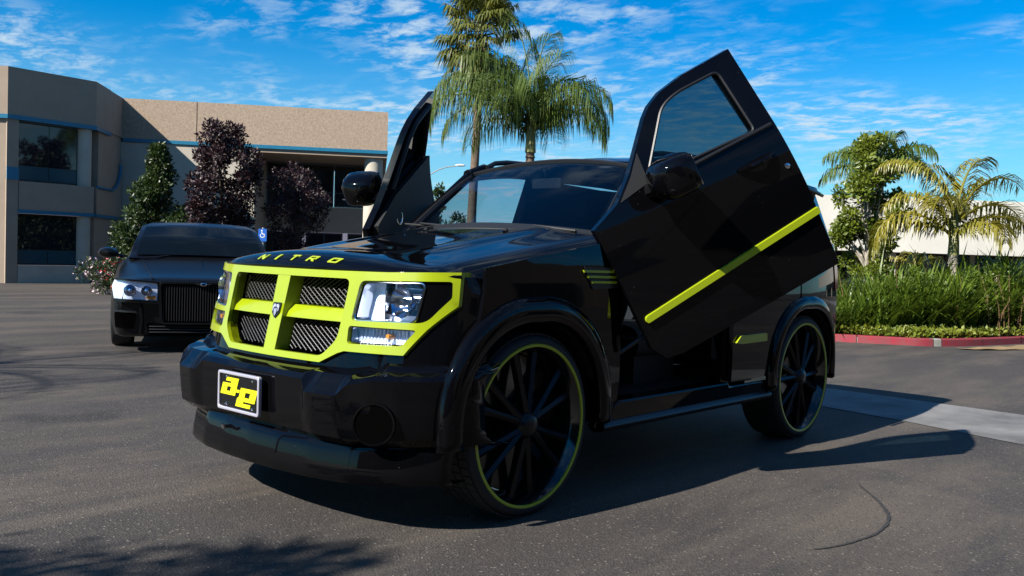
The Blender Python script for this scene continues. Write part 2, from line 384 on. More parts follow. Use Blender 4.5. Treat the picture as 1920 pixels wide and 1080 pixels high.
# black wire mesh in the four grille openings
for (z0, z1) in ((.900, 1.025), (.704, .842)):
    for s in (1, -1):
        cell = [(s*.05, z0), (s*.424, z0), (s*.428, z1), (s*.05, z1)] if z0 > .8 else [(s*.046, z0), (s*.347, z0), (s*.418, .776), (s*.424, z1), (s*.048, z1)]
        mb = MB()
        for sl_ in (.62, -.62):
            for c0 in np.arange(-.6, 1.9, .0205):
                ys_ = np.arange(.04, .43, .012); P = np.array([(s*y, c0+sl_*y+.45) for y in ys_]); k = inside(cell, P)
                if k.sum() < 2: continue
                Q = P[k]; a, b = Q[0], Q[-1]; mid = (a+b)/2
                mb.tube([(xf(q[0], q[1])-.060, q[0], q[1]) for q in (a, mid, b)], .0019, 4, False)
        obj('grille_mesh', mb, 'mesh_metal', suv, smooth=0, fix=False)
obj('grille_backing', MB().solid([(-.42, 1.02), (.42, 1.02), (.42, .72), (-.42, .72)], FR(-.16), .01, (), .1), 'black_hole', suv)
# black fascia that carries the surround and turns the corners
fas = both([(0, 1.05), (.6, 1.052), (.86, 1.05), (.892, .98), (.900, .62), (.6, .60), (0, .60)])
obj('fascia', MB().solid(fas, FR(-.006), .05, [hexhole, rounded([(.487, 1.02), (.745, 1.022), (.735, .862), (.478, .857)], .02), lowhole, mirror(rounded([(.487, 1.02), (.745, 1.022), (.735, .862), (.478, .857)], .02)), mirror(lowhole)], .03), 'gloss_black', suv)
# shield emblem with a ram's head
em = obj('emblem', MB().solid(rounded([(-.030, .905), (.030, .905), (.028, .862), (0, .835), (-.028, .862)], .008), FR(.016), .006, (), .02), 'plate_black', suv)
ramh = MB()
for s in (1, -1):
    ramh.solid([(s*.002, .896), (s*.014, .899), (s*.023, .888), (s*.022, .872), (s*.014, .864), (s*.017, .877), (s*.012, .886), (s*.004, .884)], FR(.019), .003, (), .02)
    ramh.solid([(s*.002, .880), (s*.009, .878), (s*.007, .858), (s*.001, .845)], FR(.019), .003, (), .02)
obj('ram_head', ramh, 'frame_metal', em)
for s in (1, -1):
    def m1(P): return P if s > 0 else mirror(P)
    def FS(off): return FR(off)
    lens = rounded([(.494, 1.014), (.748, 1.017), (.738, .866), (.484, .863)], [.03, .012, .02, .02])
    hl = obj('headlight', MB().solid(m1(rounded([(.48, 1.02), (.756, 1.023), (.746, .860), (.474, .857)], .02)), FS(-.075), .02, (), .02), 'reflector', suv)
    obj('lens', MB().solid(m1(lens), FS(-.004), .004, (), .03), 'lamp_glass', hl)
    wall = MB()
    W = resample(m1(lens), .03); nW = len(W)
    wall.grid(lambda i, j: (xf(*W[int(i) % nW])-.006-.07*j, W[int(i) % nW][0]*1.0, W[int(i) % nW][1]), range(nW), (0, 1), True)
    obj('housing', wall, 'chrome', hl)
    # parabolic bowl, bulb shield and inner divider
    cy_, cz_ = s*.665, .94; cx0 = xf(cy_, cz_)
    prof = [(.006+.058*t, -.075+.062*t*t) for t in np.linspace(0, 1, 9)]
    obj('reflector_bowl', MB().lathe(prof, (cx0, cy_, cz_), 'x', 28), 'chrome', hl)
    obj('bulb', MB().lathe([(.0, -.012), (.014, -.014), (.017, -.03), (.010, -.06), (.0, -.065)], (cx0, cy_, cz_), 'x', 16), 'black_plastic', hl)
    fl = MB()
    for k in range(5):
        z = .885+.028*k; fl.add([(xf(s*.60, z)-.062, s*.595, z), (xf(s*.738, z)-.05, s*.738, z), (xf(s*.738, z)-.068, s*.738, z+.026), (xf(s*.60, z)-.072, s*.595, z+.026)], [(0, 1, 2, 3)])
    obj('reflector_facet', fl, 'chrome', hl, smooth=0)
    dv = obj('divider', MB().box((xf(s*.592, .94)-.045, s*.592, .94), (.05, .006, .15)), 'chrome', hl)
    ml = rounded([(.477, .830), (.748, .828), (.712, .773), (.483, .769)], .012)
    tl = obj('marker_light', MB().solid(m1(rounded([(.470, .836), (.758, .834), (.716, .768), (.478, .763)], .01)), FS(-.055), .012, (), .02), 'reflector', suv)
    obj('lens', MB().solid(m1(ml), FS(-.002), .004, (), .03), 'lamp_glass', tl)
    W2 = resample(m1(ml), .03); n2 = len(W2); wl = MB().grid(lambda i, j: (xf(*W2[int(i) % n2])-.004-.05*j, W2[int(i) % n2][0], W2[int(i) % n2][1]), range(n2), (0, 1), True)
    obj('housing', wl, 'chrome', tl)
    obj('bulb', MB().tube([(xf(s*.63, .80)-.05, s*.63, .80), (xf(s*.63, .80)-.02, s*.63, .80)], [.012, .010], 10), 'amber', tl)
    rb = MB()
    for k in range(14):
        y = s*(.49+.016*k); rb.box((xf(y, .8)-.046, y, .80), (.012, .003, .05))
    obj('lens_rib', rb, 'chrome', tl)
    tr_ = MB()
    WW = resample(m1(rounded([(.478, 1.018), (.754, 1.021), (.743, .862), (.478, .859)], .025)), .03); k3 = len(WW)
    tr_.tube([(xf(*p)-.001, p[0], p[1]) for p in WW+[WW[0]]], .0045, 6, False); obj('bezel', tr_, 'chrome', hl)

# ---------------- hood
def zh(x, y):
    a = abs(y); c = (.045+.028*sm((x-.25)/.3))*(1-min(1, (a/.75)**2)); d = .075*max(0, (a-.72)/.12)**2
    return 1.08+(.472-x)*.165+c-d
def hood(u, y):                                          # u 0 = front edge above the surround, 1 = cowl
    x0 = xf(y, 1.062)+.004; L0 = .14
    if u < .25:
        t = u/.25; p0 = (x0, 1.060); xe = x0-L0; p2 = (xe, zh(xe, y)); p1 = (x0-.010, zh(x0-.02, y)+.006)
        return tuple([(1-t)**2*p0[0]+2*t*(1-t)*p1[0]+t*t*p2[0], y, (1-t)**2*p0[1]+2*t*(1-t)*p1[1]+t*t*p2[1]])
    t = (u-.25)/.75; xe = x0-L0; x = xe+t*(-.60+.03*(y/.8)**2*-1-xe)
    # two raised creases run back along the hood
    z = zh(x, y)+.012*math.exp(-((abs(y)-.42)/.06)**2)*sm(t*3)*1.0
    return (x, y, z)
ysH = np.concatenate([np.linspace(-.845, -.7, 9), np.linspace(-.68, .68, 47), np.linspace(.7, .845, 9)])
mb = MB().grid(hood, np.concatenate([np.linspace(0, .25, 11), np.linspace(.27, 1, 26)]), ysH)
obj('hood', mb, 'gloss_black', suv, solid=.012, smooth=50)
# raised letters across the nose of the hood
def hood_l(t_, y):
    p = np.array(hood(t_, y)); a = np.array(hood(t_+.004, y)); b = np.array(hood(t_, y+.004)); n = np.cross(b-p, a-p); n /= np.linalg.norm(n)
    if n[2] < 0: n = -n
    return p, n
GL = {'N': [[(0, 0), (.22, 0), (.22, .62), (.70, 0), (1, 0), (1, 1), (.78, 1), (.78, .40), (.32, 1), (0, 1)]],
      'I': [[(0, 0), (1, 0), (1, 1), (0, 1)]],
      'T': [[(.38, 0), (.62, 0), (.62, .76), (1, .76), (1, 1), (0, 1), (0, .76), (.38, .76)]],
      'R': [[(0, 0), (.24, 0), (.24, .32), (.45, .32), (.72, 0), (1, 0), (.72, .34), (.98, .42), (1, .92), (.9, 1), (0, 1)], [(.24, .52), (.76, .52), (.76, .80), (.24, .80)]],
      'O': [[(.1, 0), (.9, 0), (1, .12), (1, .88), (.9, 1), (.1, 1), (0, .88), (0, .12)], [(.25, .24), (.75, .24), (.75, .76), (.25, .76)]]}
for ch, y0, wd_ in (('N', -.262, .060), ('I', -.112, .018), ('T', -.002, .052), ('R', .125, .058), ('O', .266, .062)):
    def fm(a, b, d, y0=y0, wd_=wd_):
        y = y0+a*wd_+.020*(b-.5); p, n = hood_l(.062+.058*b, y); return tuple(p+n*(.004-d))
    g = GL[ch]; obj('letter', MB().solid(g[0], fm, .004, g[1:], .15), 'lime_trim', suv, smooth=0)

# ---------------- body sides
ARCH, WZ, XR = .475, .401, -2.763
def YS(x, z):
    y = .905-.03*max(0, (.55-z)/.25)**2
    y -= .028*max(0, (min(z, 1.25)-.9)/.3)**2
    if z > 1.25: y -= .35*(z-1.25)
    if x < -2.7: y -= .10*((-2.7-x)/.8)**2
    return y
def SIDE(s, off=0.0): return lambda x, z, d: (x, s*(YS(x, z)+off-d), z)
zfen = lambda x: 1.075+(.42-x)*.155
for s in (1, -1):
    a = circ(0, WZ, ARCH, 26, radians(-8), radians(188))
    front_edge = [(.36-.22*(z-.87), z) for z in (1.03, .9, .78, .66, .60)]
    P = [(-.60, zfen(-.60)), (-.3, zfen(-.3)), (0, zfen(0)), (.2, zfen(.2)), (.325, zfen(.32))]+front_edge+[(.45, .60)][:0]+[p for p in a if p[0] < .40]+[(-.60, .335)]
    ff = obj('front_fender', MB().solid(P, SIDE(s), .02, (), .05), 'gloss_black', suv)
    # vent behind the wheel with three green slats
    V = rounded([(-.33, 1.105), (-.59, 1.100), (-.59, 1.005), (-.39, 1.000)], .01)
    fv = obj('fender_vent', MB().solid(V, SIDE(s, .006), .012, (), .03), 'black_plastic', suv)
    for k in range(3):
        z = 1.028+.025*k; obj('vent_slat', MB().solid([(-.38+.028*k, z), (-.575, z-.002), (-.575, z+.009), (-.375+.028*k, z+.011)], SIDE(s, .013), .012, (), .05), 'lime_trim', fv)
    # sill
    P = [(-.58, .335), (-.60, .43), (-.66, .452), (-1.74, .452), (-1.76, .43), (-2.32, .43), (-2.30, .335)]
    obj('sill', MB().solid(P, SIDE(s, .0), .12, (), .06), 'gloss_black', suv, bevel=.01)
    obj('running_board', MB().grid(lambda x, q: (x, s*(.86+.05*cos(q)), .335+.03*sin(q)), np.linspace(-.52, -2.28, 20), np.linspace(0, 2*pi, 13)), 'satin_black', suv)
    # rear door, quarter panel
    ar = circ(XR, WZ, ARCH, 26, radians(-8), radians(188))
    P = [(-1.765, .455), (-2.25, .455)]+[p for p in reversed(ar) if p[0] > -2.66 and p[0] < 9 and p[1] > .44 and p[0] > XR+.12][::1]
    P = [(-1.765, .455), (XR+.475, .455)]+[(XR+ARCH*cos(q), WZ+ARCH*sin(q)) for q in np.linspace(radians(6), radians(74), 12)]+[(-2.66, 1.25), (-2.58, 1.66), (-1.75, 1.682), (-1.755, 1.25)]
    WN = rounded([(-1.84, 1.285), (-2.55, 1.30), (-2.50, 1.605), (-1.83, 1.605)], .05)
    rd = obj('rear_door', MB().solid(P, SIDE(s), .03, [WN], .05), 'gloss_black', suv)
    obj('window', MB().solid(WN, SIDE(s, -.012), .005, (), .08), 'dark_glass', rd)
    obj('door_moulding', MB().solid(rounded([(-1.78, .68), (-1.83, .72), (-2.16, .724), (-2.165, .676), (-1.84, .672)], .008), SIDE(s, .016), .02, (), .05), 'lime_trim', rd, bevel=.005)
    obj('door_handle', MB().solid(rounded([(-2.36, 1.10), (-2.58, 1.105), (-2.58, 1.07), (-2.36, 1.065)], .012), SIDE(s, .035), .02, (), .05), 'gloss_black', rd, bevel=.006)
    P = [(-2.675, 1.25)]+[(XR+ARCH*cos(q), WZ+ARCH*sin(q)) for q in np.linspace(radians(77), radians(180), 16)]+[(-3.30, .50), (-3.42, .62), (-3.44, 1.25), (-3.36, 1.67), (-2.595, 1.66)]
    WN = rounded([(-2.78, 1.31), (-3.30, 1.32), (-3.26, 1.60), (-2.74, 1.60)], .05)
    qp = obj('quarter_panel', MB().solid(P, SIDE(s), .03, [WN], .05), 'gloss_black', suv)
    obj('window', MB().solid(WN, SIDE(s, -.012), .005, (), .08), 'dark_glass', qp)
    tl = obj('tail_light', MB().solid(rounded([(-3.34, .98), (-3.452, .98), (-3.455, 1.30), (-3.36, 1.30)], .015), SIDE(s, .006), .05, (), .05), 'tail_red', suv)
    # flares: a band round each arch
    for x0 in (0, XR):
        def flare(q, j, x0=x0):
            R_, yo = [(.452, -.05), (.455, .020), (.462, .030), (.49, .034), (.53, .029), (.555, .016), (.572, -.012)][int(j)]
            if x0 < 0: R_ = .452+(R_-.452)*.75
            e = 1.0+.05*abs(sin(2*q))                      # slightly squared arch
            x = x0+R_*e*cos(q); z = WZ+R_*e*sin(q)*1.0
            yb = .905 if x0 == 0 else min(.905, .905-.10*max(0, (-2.9-x)/.6)**2)
            return (x, s*(yb+yo), z)
        obj('fender_flare', MB().grid(flare, np.linspace(radians(-4), radians(184), 49), range(7)), 'gloss_black', suv, solid=.006, smooth=60)
        well = MB().grid(lambda q, y: (x0+.47*cos(q), s*y, WZ+.47*sin(q)), np.linspace(radians(-5), radians(185), 25), (.52, .90))
        well.box((x0, s*.515, .60), (.95, .01, .7)); obj('wheel_well', well, 'black_plastic', suv)

# ---------------- roof, pillars, glass
def zroof(x): return interp(x, [-3.45, -3.2, -2.8, -2.4, -1.9, -1.6, -1.4, -1.25, -1.14], [1.735, 1.765, 1.785, 1.792, 1.785, 1.768, 1.748, 1.724, 1.698])
def roof(x, y):
    a = abs(y)/.70; return (x-.03*(1-a*a)*(1 if x > -1.2 else 0), y, zroof(x)-.035*a*a-.05*max(0, (a-.8)/.2)**2)
obj('roof', MB().grid(roof, np.linspace(-1.13, -3.42, 40), np.linspace(-.70, .70, 41)), 'gloss_black', suv, solid=.02, smooth=50)
def wsc(u, v):                                           # v 0 base, 1 top
    b = np.array([-.575-.10*(u/.72)**2, u, 1.245+.02*(u/.72)**2]); t = np.array([-1.165+.04*(u/.72)**2*1.0, u*.845, 1.712-.06*(u/.72)**2])
    p = b+(t-b)*v; p[2] += .025*v*(1-v)*4*.5; p[0] += .02*v*(1-v); return tuple(p)
obj('windscreen', MB().grid(wsc, np.linspace(-.72, .72, 25), np.linspace(0, 1, 15)), 'windscreen_glass', suv, solid=.005, smooth=60)
ed = [wsc(u, 0) for u in np.linspace(-.72, .72, 13)]+[wsc(.72, v) for v in np.linspace(.1, 1, 9)]+[wsc(u, 1) for u in np.linspace(.7, -.72, 13)]+[wsc(-.72, v) for v in np.linspace(.9, 0, 9)]
obj('windscreen_seal', MB().tube(ed+[ed[0]], .010, 6, False), 'satin_black', suv)
obj('cowl', MB().grid(lambda y, t: (-.56-.115*(y/.75)**2-.05*t+.05, y, zh(-.58, y)-.006*(1-t)+.012*t), np.linspace(-.76, .76, 25), np.linspace(-.4, 1.6, 6)), 'black_plastic', suv, solid=.02)
for s in (1, -1):
    obj('pillar', MB().tube([(-.665, s*.765, 1.20), (-.74, s*.748, 1.29), (-.95, s*.685, 1.485), (-1.13, s*.632, 1.655), (-1.25, s*.63, 1.70)], [.045, .036, .032, .032, .03], 8), 'gloss_black', suv)
    obj('roof_edge', MB().tube([(-1.10, s*.638, 1.645), (-1.3, s*.675, 1.685), (-1.8, s*.695, 1.705), (-2.6, s*.69, 1.71), (-3.36, s*.64, 1.68)], .034, 8), 'gloss_black', suv)
    obj('pillar', MB().solid([(-1.70, .40), (-1.80, .40), (-1.80, 1.69), (-1.715, 1.69), (-1.70, 1.25)], SIDE(s, -.035), .07, (), .08), 'gloss_black', suv)
    obj('door_jamb', MB().solid([(-.60, .40), (-.64, .40), (-.655, .55), (-.66, 1.2), (-.60, 1.2)], SIDE(s, -.015), .12, (), .08), 'gloss_black', suv)
    rl = obj('roof_rail', MB().tube([(-1.22, s*.585, 1.70), (-1.30, s*.59, 1.735), (-1.42, s*.595, 1.752), (-2.2, s*.60, 1.782), (-3.0, s*.59, 1.775), (-3.14, s*.585, 1.745)], .016, 8), 'satin_black', suv)
    w0 = np.array(wsc(s*.62 if s > 0 else -.05, .02)); w1 = np.array(wsc((s*.62 if s > 0 else -.05)-.55, .09))
    wp = obj('wiper', MB().tube([w0+np.array([.04, 0, .01]), (w0+w1)/2+np.array([.03, 0, .025]), w1+np.array([.02, 0, .02])], .007, 6), 'black_plastic', suv)
    obj('wiper_blade', MB().tube([w1+np.array([.02, .22, -.004]), w1+np.array([.016, -.14, .016])], .006, 5), 'rubber', wp)
    obj('washer_nozzle', MB().tube([(-.44, s*.30, zh(-.44, .30)-.004), (-.45, s*.30, zh(-.44, .30)+.012)], [.016, .010], 10), 'black_plastic', suv)
tg = obj('tailgate', MB().solid([(-.74, .55), (.74, .55), (.74, 1.25), (.60, 1.70), (-.60, 1.70), (-.74, 1.25)], lambda y, z, d: (-3.46+.10*max(0, z-1.25)-.03*(1-(y/.74)**2)+d, y, z), .03, [rounded([(-.62, 1.28), (.62, 1.28), (.53, 1.62), (-.53, 1.62)], .05)], .08), 'gloss_black', suv)
obj('window', MB().solid(rounded([(-.63, 1.27), (.63, 1.27), (.54, 1.63), (-.54, 1.63)], .05), lambda y, z, d: (-3.45+.10*max(0, z-1.25)-.03*(1-(y/.74)**2)+d, y, z), .005, (), .1), 'dark_glass', tg)
def rbump(y, j):
    z, dx = [(.70, .02), (.69, -.05), (.60, -.07), (.48, -.06), (.40, .0), (.39, .1)][int(j)]
    a = abs(y)/.90; x = -3.44+.30*max(0, (a-.78)/.22)**2.2; return (x+dx*(1-.6*max(0, (a-.8)/.2)), y*(1.0), z)
obj('rear_bumper', MB().grid(rbump, np.linspace(-.90, .90, 41), range(6)), 'gloss_black', suv, solid=.01, smooth=45)

# ---------------- front bumper, lip, fog lamp recesses, plate
xb = lambda y: interp(abs(y), [0, .40, .46, .60, .64, .70, .78, .85, .90, .93, .945], [.862,.852,.856,.835,.808,.765,.69,.60,.51,.43,.36])
def bump(y, j):
    a = abs(y); f = min(1, max(0, (a-.385)/.035))*(1-min(1, max(0, (a-.595)/.035)))     # heavy corner blocks either side of the plate
    side = sm((a-.62)/.1)
    rows = [(.700, -.19), (.664, -.15), (.652, -.055), (.640-.025*f, -.022), (.620-.045*f, .0+.012*f), (.53, .0+.009*f), (.45, -.004+.004*f), (.405, -.018), (.375, -.055), (.36, -.16)]
    z, dx = rows[int(j)]
    if int(j) in (2, 3, 4): z += .018*side
    if int(j) < 2: dx *= (1-.45*side)
    yy = y*(1.0 if int(j) > 1 else .985)
    return (xb(y)+dx, yy, z)
obj('front_bumper', MB().grid(bump, np.concatenate([np.linspace(-.945, -.60, 24), np.linspace(-.595, .595, 69), np.linspace(.60, .945, 24)]), range(10)), 'gloss_black', suv, solid=.008, smooth=22)
xl = lambda y: interp(abs(y), [0, .2, .4, .6, .70, .78, .84, .88], [.850,.842,.820,.765,.705,.63,.55,.47])
def lip(y, j):
    z, dx = [(.42, -.12), (.41, -.050), (.385, -.022), (.335, -.008), (.280, .003), (.235, .006), (.216, -.004), (.222, -.08)][int(j)]
    return (xl(y)+dx, y, z)
obj('lip_spoiler', MB().grid(lip, np.linspace(-.88, .88, 71), range(8)), 'satin_black' if 0 else 'gloss_black', suv, solid=.006, smooth=60)
for s in (1, -1):
    c = np.array([xb(.715)-.010, s*.715, .470]); n = np.array([.80, s*.60, 0]); t = np.array([-s*.60, .80, 0])*1.0; zc = np.array([0, 0, 1.])
    def ringp(r, d): return [tuple(c+n*d+t*r*cos(q)+zc*r*sin(q)) for q in np.linspace(0, 2*pi, 33)[:-1]]
    fr_ = MB(); rows_ = [ringp(.088, .0), ringp(.085, .014), ringp(.078, .014), ringp(.074, .004), ringp(.070, -.004)]
    fr_.grid(lambda i, j: rows_[int(j)][int(i)], range(32), range(5), True)
    fg = obj('fog_lamp_recess', fr_, 'gloss_black', suv)
    obj('recess_back', MB().add(ringp(.078, .009)+[tuple(c+n*.009)], [(i, (i+1) % 32, 32) for i in range(32)]), 'black_hole', fg)
hk = obj('tow_eye', MB().tube([(.83, -.16, .345), (.87, -.16, .345), (.875, -.16, .36)], .009, 8), 'chrome', suv)
def PLT(y, z, d): return (.892-d, y-.005, z+.518)
lp = obj('license_plate', MB().solid(rounded([(-.152, -.077), (.152, -.077), (.152, .077), (-.152, .077)], .012), PLT, .008, (), .1), 'plate_black', suv)
obj('plate_frame', MB().solid(rounded([(-.160, -.085), (.160, -.085), (.160, .085), (-.160, .085)], .014), lambda y, z, d: PLT(y, z, d-.008), .018, [rounded([(-.148, -.072), (.148, -.072), (.148, .072), (-.148, .072)], .010)], .1), 'frame_metal', lp, bevel=.003)
sh = lambda P: [((x-.5)*.262+(y-.5)*.045, (y-.5)*.118) for x, y in P]
la = [(.00, .42), (.10, .42), (.10, .42), (.36, .42), (.36, .46), (.36, 1.0), (.05, 1.0), (.05, .86), (.20, .86), (.20, .78), (.00, .78)]
logo = MB()
logo.solid(sh([(-.02, .36), (.42, .36), (.42, 1.0), (.06, 1.0), (.06, .865), (.22, .865), (.22, .785), (-.02, .785)]), lambda y, z, d: PLT(y, z, d-.003), .004, [sh([(.14, .49), (.25, .49), (.25, .665), (.14, .665)])], .1)
logo.solid(sh([(.42, .50), (.52, .50), (.52, .60), (.42, .60)]), lambda y, z, d: PLT(y, z, d-.003), .004, (), .1)
logo.solid(sh([(.50, .0), (.92, .0), (.92, .135), (.70, .135), (.70, .215), (1.02, .215), (1.02, .70), (.54, .70), (.54, .36), (.50, .30)]), lambda y, z, d: PLT(y, z, d-.003), .004, [sh([(.70, .36), (.84, .36), (.84, .56), (.70, .56)])], .1)
obj('plate_lettering', logo, 'plate_yellow', lp, smooth=0)
for yy in (-.10, .10):
    for zz_ in (-.058, .060): obj('screw', MB().lathe([(.0, .006), (.004, .005), (.006, .001)], (.892, yy, .518+zz_), 'x', 10), 'chrome', lp)

# ---------------- floor, cabin
obj('underbody', MB().box((-1.38, 0, .40), (3.7, 1.0, .09)).box((-1.38, 0, .42), (1.75, 1.56, .05)), 'black_plastic', suv)
obj('engine_bay', MB().box((-.02, 0, .78), (1.02, 1.0, .46)), 'black_hole', suv)
obj('firewall', MB().box((-.60, 0, .82), (.03, 1.5, .72)), 'interior_black', suv)
ds = obj('dashboard', MB().grid(lambda y, j: [(-.62, y, 1.235), (-.80, y, 1.225), (-.93, y, 1.18), (-.97, y, 1.08), (-.92, y, .88), (-.85, y, .75)][int(j)], np.linspace(-.74, .74, 21), range(6)), 'interior_black', suv, solid=.01)
st = obj('steering_wheel', MB().tube([(-1.06+.09*sin(q)*-1, .36+.19*cos(q), 1.09+.165*sin(q)) for q in np.linspace(0, 2*pi, 29)], .014, 7, False), 'interior_black', suv)
obj('steering_hub', MB().tube([(-.90, .36, 1.02), (-1.05, .36, 1.09)], [.04, .07], 12), 'interior_black', st)
for y0 in (.37, -.37):
    se = MB().grid(lambda x, q: (x, y0+(.25-.02*abs(x+1.45))*np.sign(cos(q))*abs(cos(q))**.5, .68+.10*np.sign(sin(q))*abs(sin(q))**.6), np.linspace(-1.22, -1.74, 8), np.linspace(0, 2*pi, 21))
    se.box((-1.46, y0, .54), (.42, .40, .22))
    sb = obj('seat', se, 'interior_black', suv)
    obj('backrest', MB().grid(lambda z, q: (-1.70-.22*(z-.7)+.075*np.sign(sin(q))*abs(sin(q))**.6, y0+(.255-.06*sm((z-1.0)/.35))*np.sign(cos(q))*abs(cos(q))**.5, z), np.linspace(.68, 1.36, 12), np.linspace(0, 2*pi, 21)), 'interior_black', sb)
    obj('headrest', MB().grid(lambda z, q: (-1.88+.05*np.sign(sin(q))*abs(sin(q))**.6, y0+.14*(1-.2*abs(z-1.47)/.1)*np.sign(cos(q))*abs(cos(q))**.5, z), np.linspace(1.38, 1.57, 7), np.linspace(0, 2*pi, 21)), 'interior_black', sb)
obj('rear_seat', MB().box((-2.45, 0, .66), (.5, 1.3, .24)).box((-2.78, 0, 1.02), (.16, 1.3, .66)), 'interior_black', suv, bevel=.05, seg=3)
obj('centre_console', MB().box((-1.3, 0, .66), (.9, .22, .34)), 'interior_black', suv, bevel=.03)
obj('cargo_trim', MB().box((-3.1, 0, .75), (.6, 1.4, .6)), 'interior_black', suv)
rm = obj('rear_view_mirror', MB().box((-1.13, .0, 1.575), (.035, .22, .06)).tube([(-1.12, 0, 1.60), (-1.09, 0, 1.655)], .008, 6), 'interior_black', suv, bevel=.012)

# ---------------- front doors, swung out and up on scissor hinges
def rotm(ph, th, ps):
    cz, sz = cos(ph), sin(ph); c, s_ = cos(th), sin(th); d, e = cos(ps), sin(ps)
    return np.array([[cz, -sz, 0], [sz, cz, 0], [0, 0, 1]])@np.array([[c, 0, s_], [0, 1, 0], [-s_, 0, c]])@np.array([[1, 0, 0], [0, d, -e], [0, e, d]])
RDS = {1: rotm(radians(-33.188), radians(28.734), radians(-3.306)), -1: rotm(radians(-28.0), radians(28.734), radians(-3.306))}; h0 = np.array([-.58, .88, .85]); h1 = h0+np.array([-.002, .035, .097])
def door_open(s):
    def f(p):
        q = np.array([p[0], p[1]*s, p[2]]); q = RDS[s]@(q-h0)+h1; return (q[0], q[1]*s, q[2])
    return f
DOOR = [(-.615, 1.205), (-.63, .56), (-.68, .475), (-.78, .455), (-1.745, .455), (-1.735, .90), (-1.715, 1.25), (-1.712, 1.676), (-1.42, 1.664), (-1.27, 1.638), (-1.18, 1.60), (-1.125, 1.560), (-.911, 1.360), (-.78, 1.262)]
DW = rounded([(-.975, 1.300), (-1.60, 1.268), (-1.592, 1.604), (-1.34, 1.600), (-1.235, 1.572)], [.02, .03, .035, .05, .05])
for s in (1, -1):
    T = door_open(s)
    dr = obj('front_door', MB().solid(DOOR, SIDE(s), .045, [DW], .045).xf(T), 'gloss_black', suv)
    obj('window', MB().solid(rounded([(-.95, 1.29), (-1.61, 1.255), (-1.602, 1.614), (-1.33, 1.61), (-1.23, 1.582)], .02), SIDE(s, -.016), .005, (), .06).xf(T), 'tinted_glass' if s > 0 else 'dark_glass', dr)
    W3 = resample(DW, .04); obj('window_seal', MB().tube([SIDE(s)(a, b, -.002) for a, b in W3+[W3[0]]], .008, 6, False).xf(T), 'satin_black', dr)
    obj('belt_seal', MB().tube([SIDE(s)(x, 1.262-.03*(-1.68-x)*-1*0+.0, -.006) for x in np.linspace(-.96, -1.69, 9)], .011, 6).xf(T), 'satin_black', dr)
    inner = [(-.66, 1.20), (-.67, .60), (-.80, .49), (-1.71, .49), (-1.69, 1.23), (-.98, 1.255)]
    it = obj('door_card', MB().solid(inner, SIDE(s, -.05), .035, (), .06).xf(T), 'interior_black', dr)
    obj('armrest', MB().box((-1.30, s*.79, .86), (.62, .09, .07)).xf(T), 'interior_black', it, bevel=.02)
    obj('inner_frame', MB().tube([SIDE(s)(a, b, .055) for a, b in ((-.97, 1.30), (-1.20, 1.54), (-1.32, 1.60), (-1.60, 1.615), (-1.62, 1.26))], .02, 6).xf(T), 'interior_black', dr)
    sp_ = MB(); sp_.lathe([(.0, -.012), (.035, -.006), (.04, .002), (.050, .010), (.056, .004), (.058, -.004)], (-1.03, s*.822, 1.08), 'y', 28, -s); obj('speaker', sp_.xf(T), 'black_plastic', it)
    sr = MB(); sr.lathe([(.040, .003), (.045, .012), (.050, .0115)], (-1.03, s*.820, 1.08), 'y', 28, -s); obj('speaker_ring', sr.xf(T), 'chrome', it)
    obj('door_moulding', MB().solid(rounded([(-.655, .684), (-1.738, .748), (-1.738, .782), (-.66, .718)], [.016, .003, .003, .02]), SIDE(s, .018), .024, (), .05).xf(T), 'lime_trim', dr, bevel=.007, seg=3)
    hd = MB().tube([SIDE(s)(x, 1.13, -.006-.034*sin(pi*t)) for t, x in zip(np.linspace(0, 1, 9), np.linspace(-1.42, -1.63, 9))], [.010, .014, .016, .017, .017, .017, .016, .014, .010], 8); obj('door_handle', hd.xf(T), 'gloss_black', dr)
    lk = MB(); lk.lathe([(.0, .010), (.010, .010), (.014, .007), (.016, -.002)], (-1.672, s*YS(-1.67, 1.04), 1.04), 'y', 16, s); obj('key_lock', lk.xf(T), 'chrome', dr)
    # mirror: wedge-shaped housing on a short arm
    c0 = np.array([-1.02, s*1.02, 1.285])
    def housing(q, j, s=s, c0=c0):
        sx, kx, ky = [(-.085, .0, .0), (-.085, .9, .92), (-.06, 1.0, 1.0), (.0, .98, 1.0), (.06, .86, .90), (.095, .55, .62), (.105, 0, 0)][int(j)]
        a, b = cos(q), sin(q); ex = .55
        return (c0[0]+sx, c0[1]+s*.125*kx*np.sign(a)*abs(a)**ex, c0[2]+.098*ky*np.sign(b)*abs(b)**ex)
    mi = obj('wing_mirror', MB().grid(housing, np.linspace(0, 2*pi, 33), range(7)).xf(T), 'gloss_black', dr, smooth=60)
    obj('mirror_glass', MB().box((c0[0]-.087, c0[1], c0[2]), (.004, .205, .155)).xf(T), 'chrome', mi)
    obj('mirror_arm', MB().tube([(-.96, s*.86, 1.245), (-1.0, s*.93, 1.25)], [.04, .03], 8).xf(T), 'gloss_black', mi)
    obj('mirror_trim', MB().tube([(c0[0]+.062*cos(q*0)+.035*(1-abs(t_)), c0[1]+s*.115*t_, c0[2]-.035) for q, t_ in ((0, -1), (0, -.5), (0, 0), (0, .5), (0, 1))], .004, 5).xf(T), 'satin_black', mi)
    obj('sail_panel', MB().solid([(-.80, 1.262), (-.975, 1.285), (-1.0, 1.43), (-.911, 1.345)], SIDE(s, .004), .02, (), .05).xf(T), 'black_plastic', dr)
    hgm = MB().box((-.575, s*.80, .86), (.05, .07, .34)); obj('hinge', hgm, 'satin_black', suv)
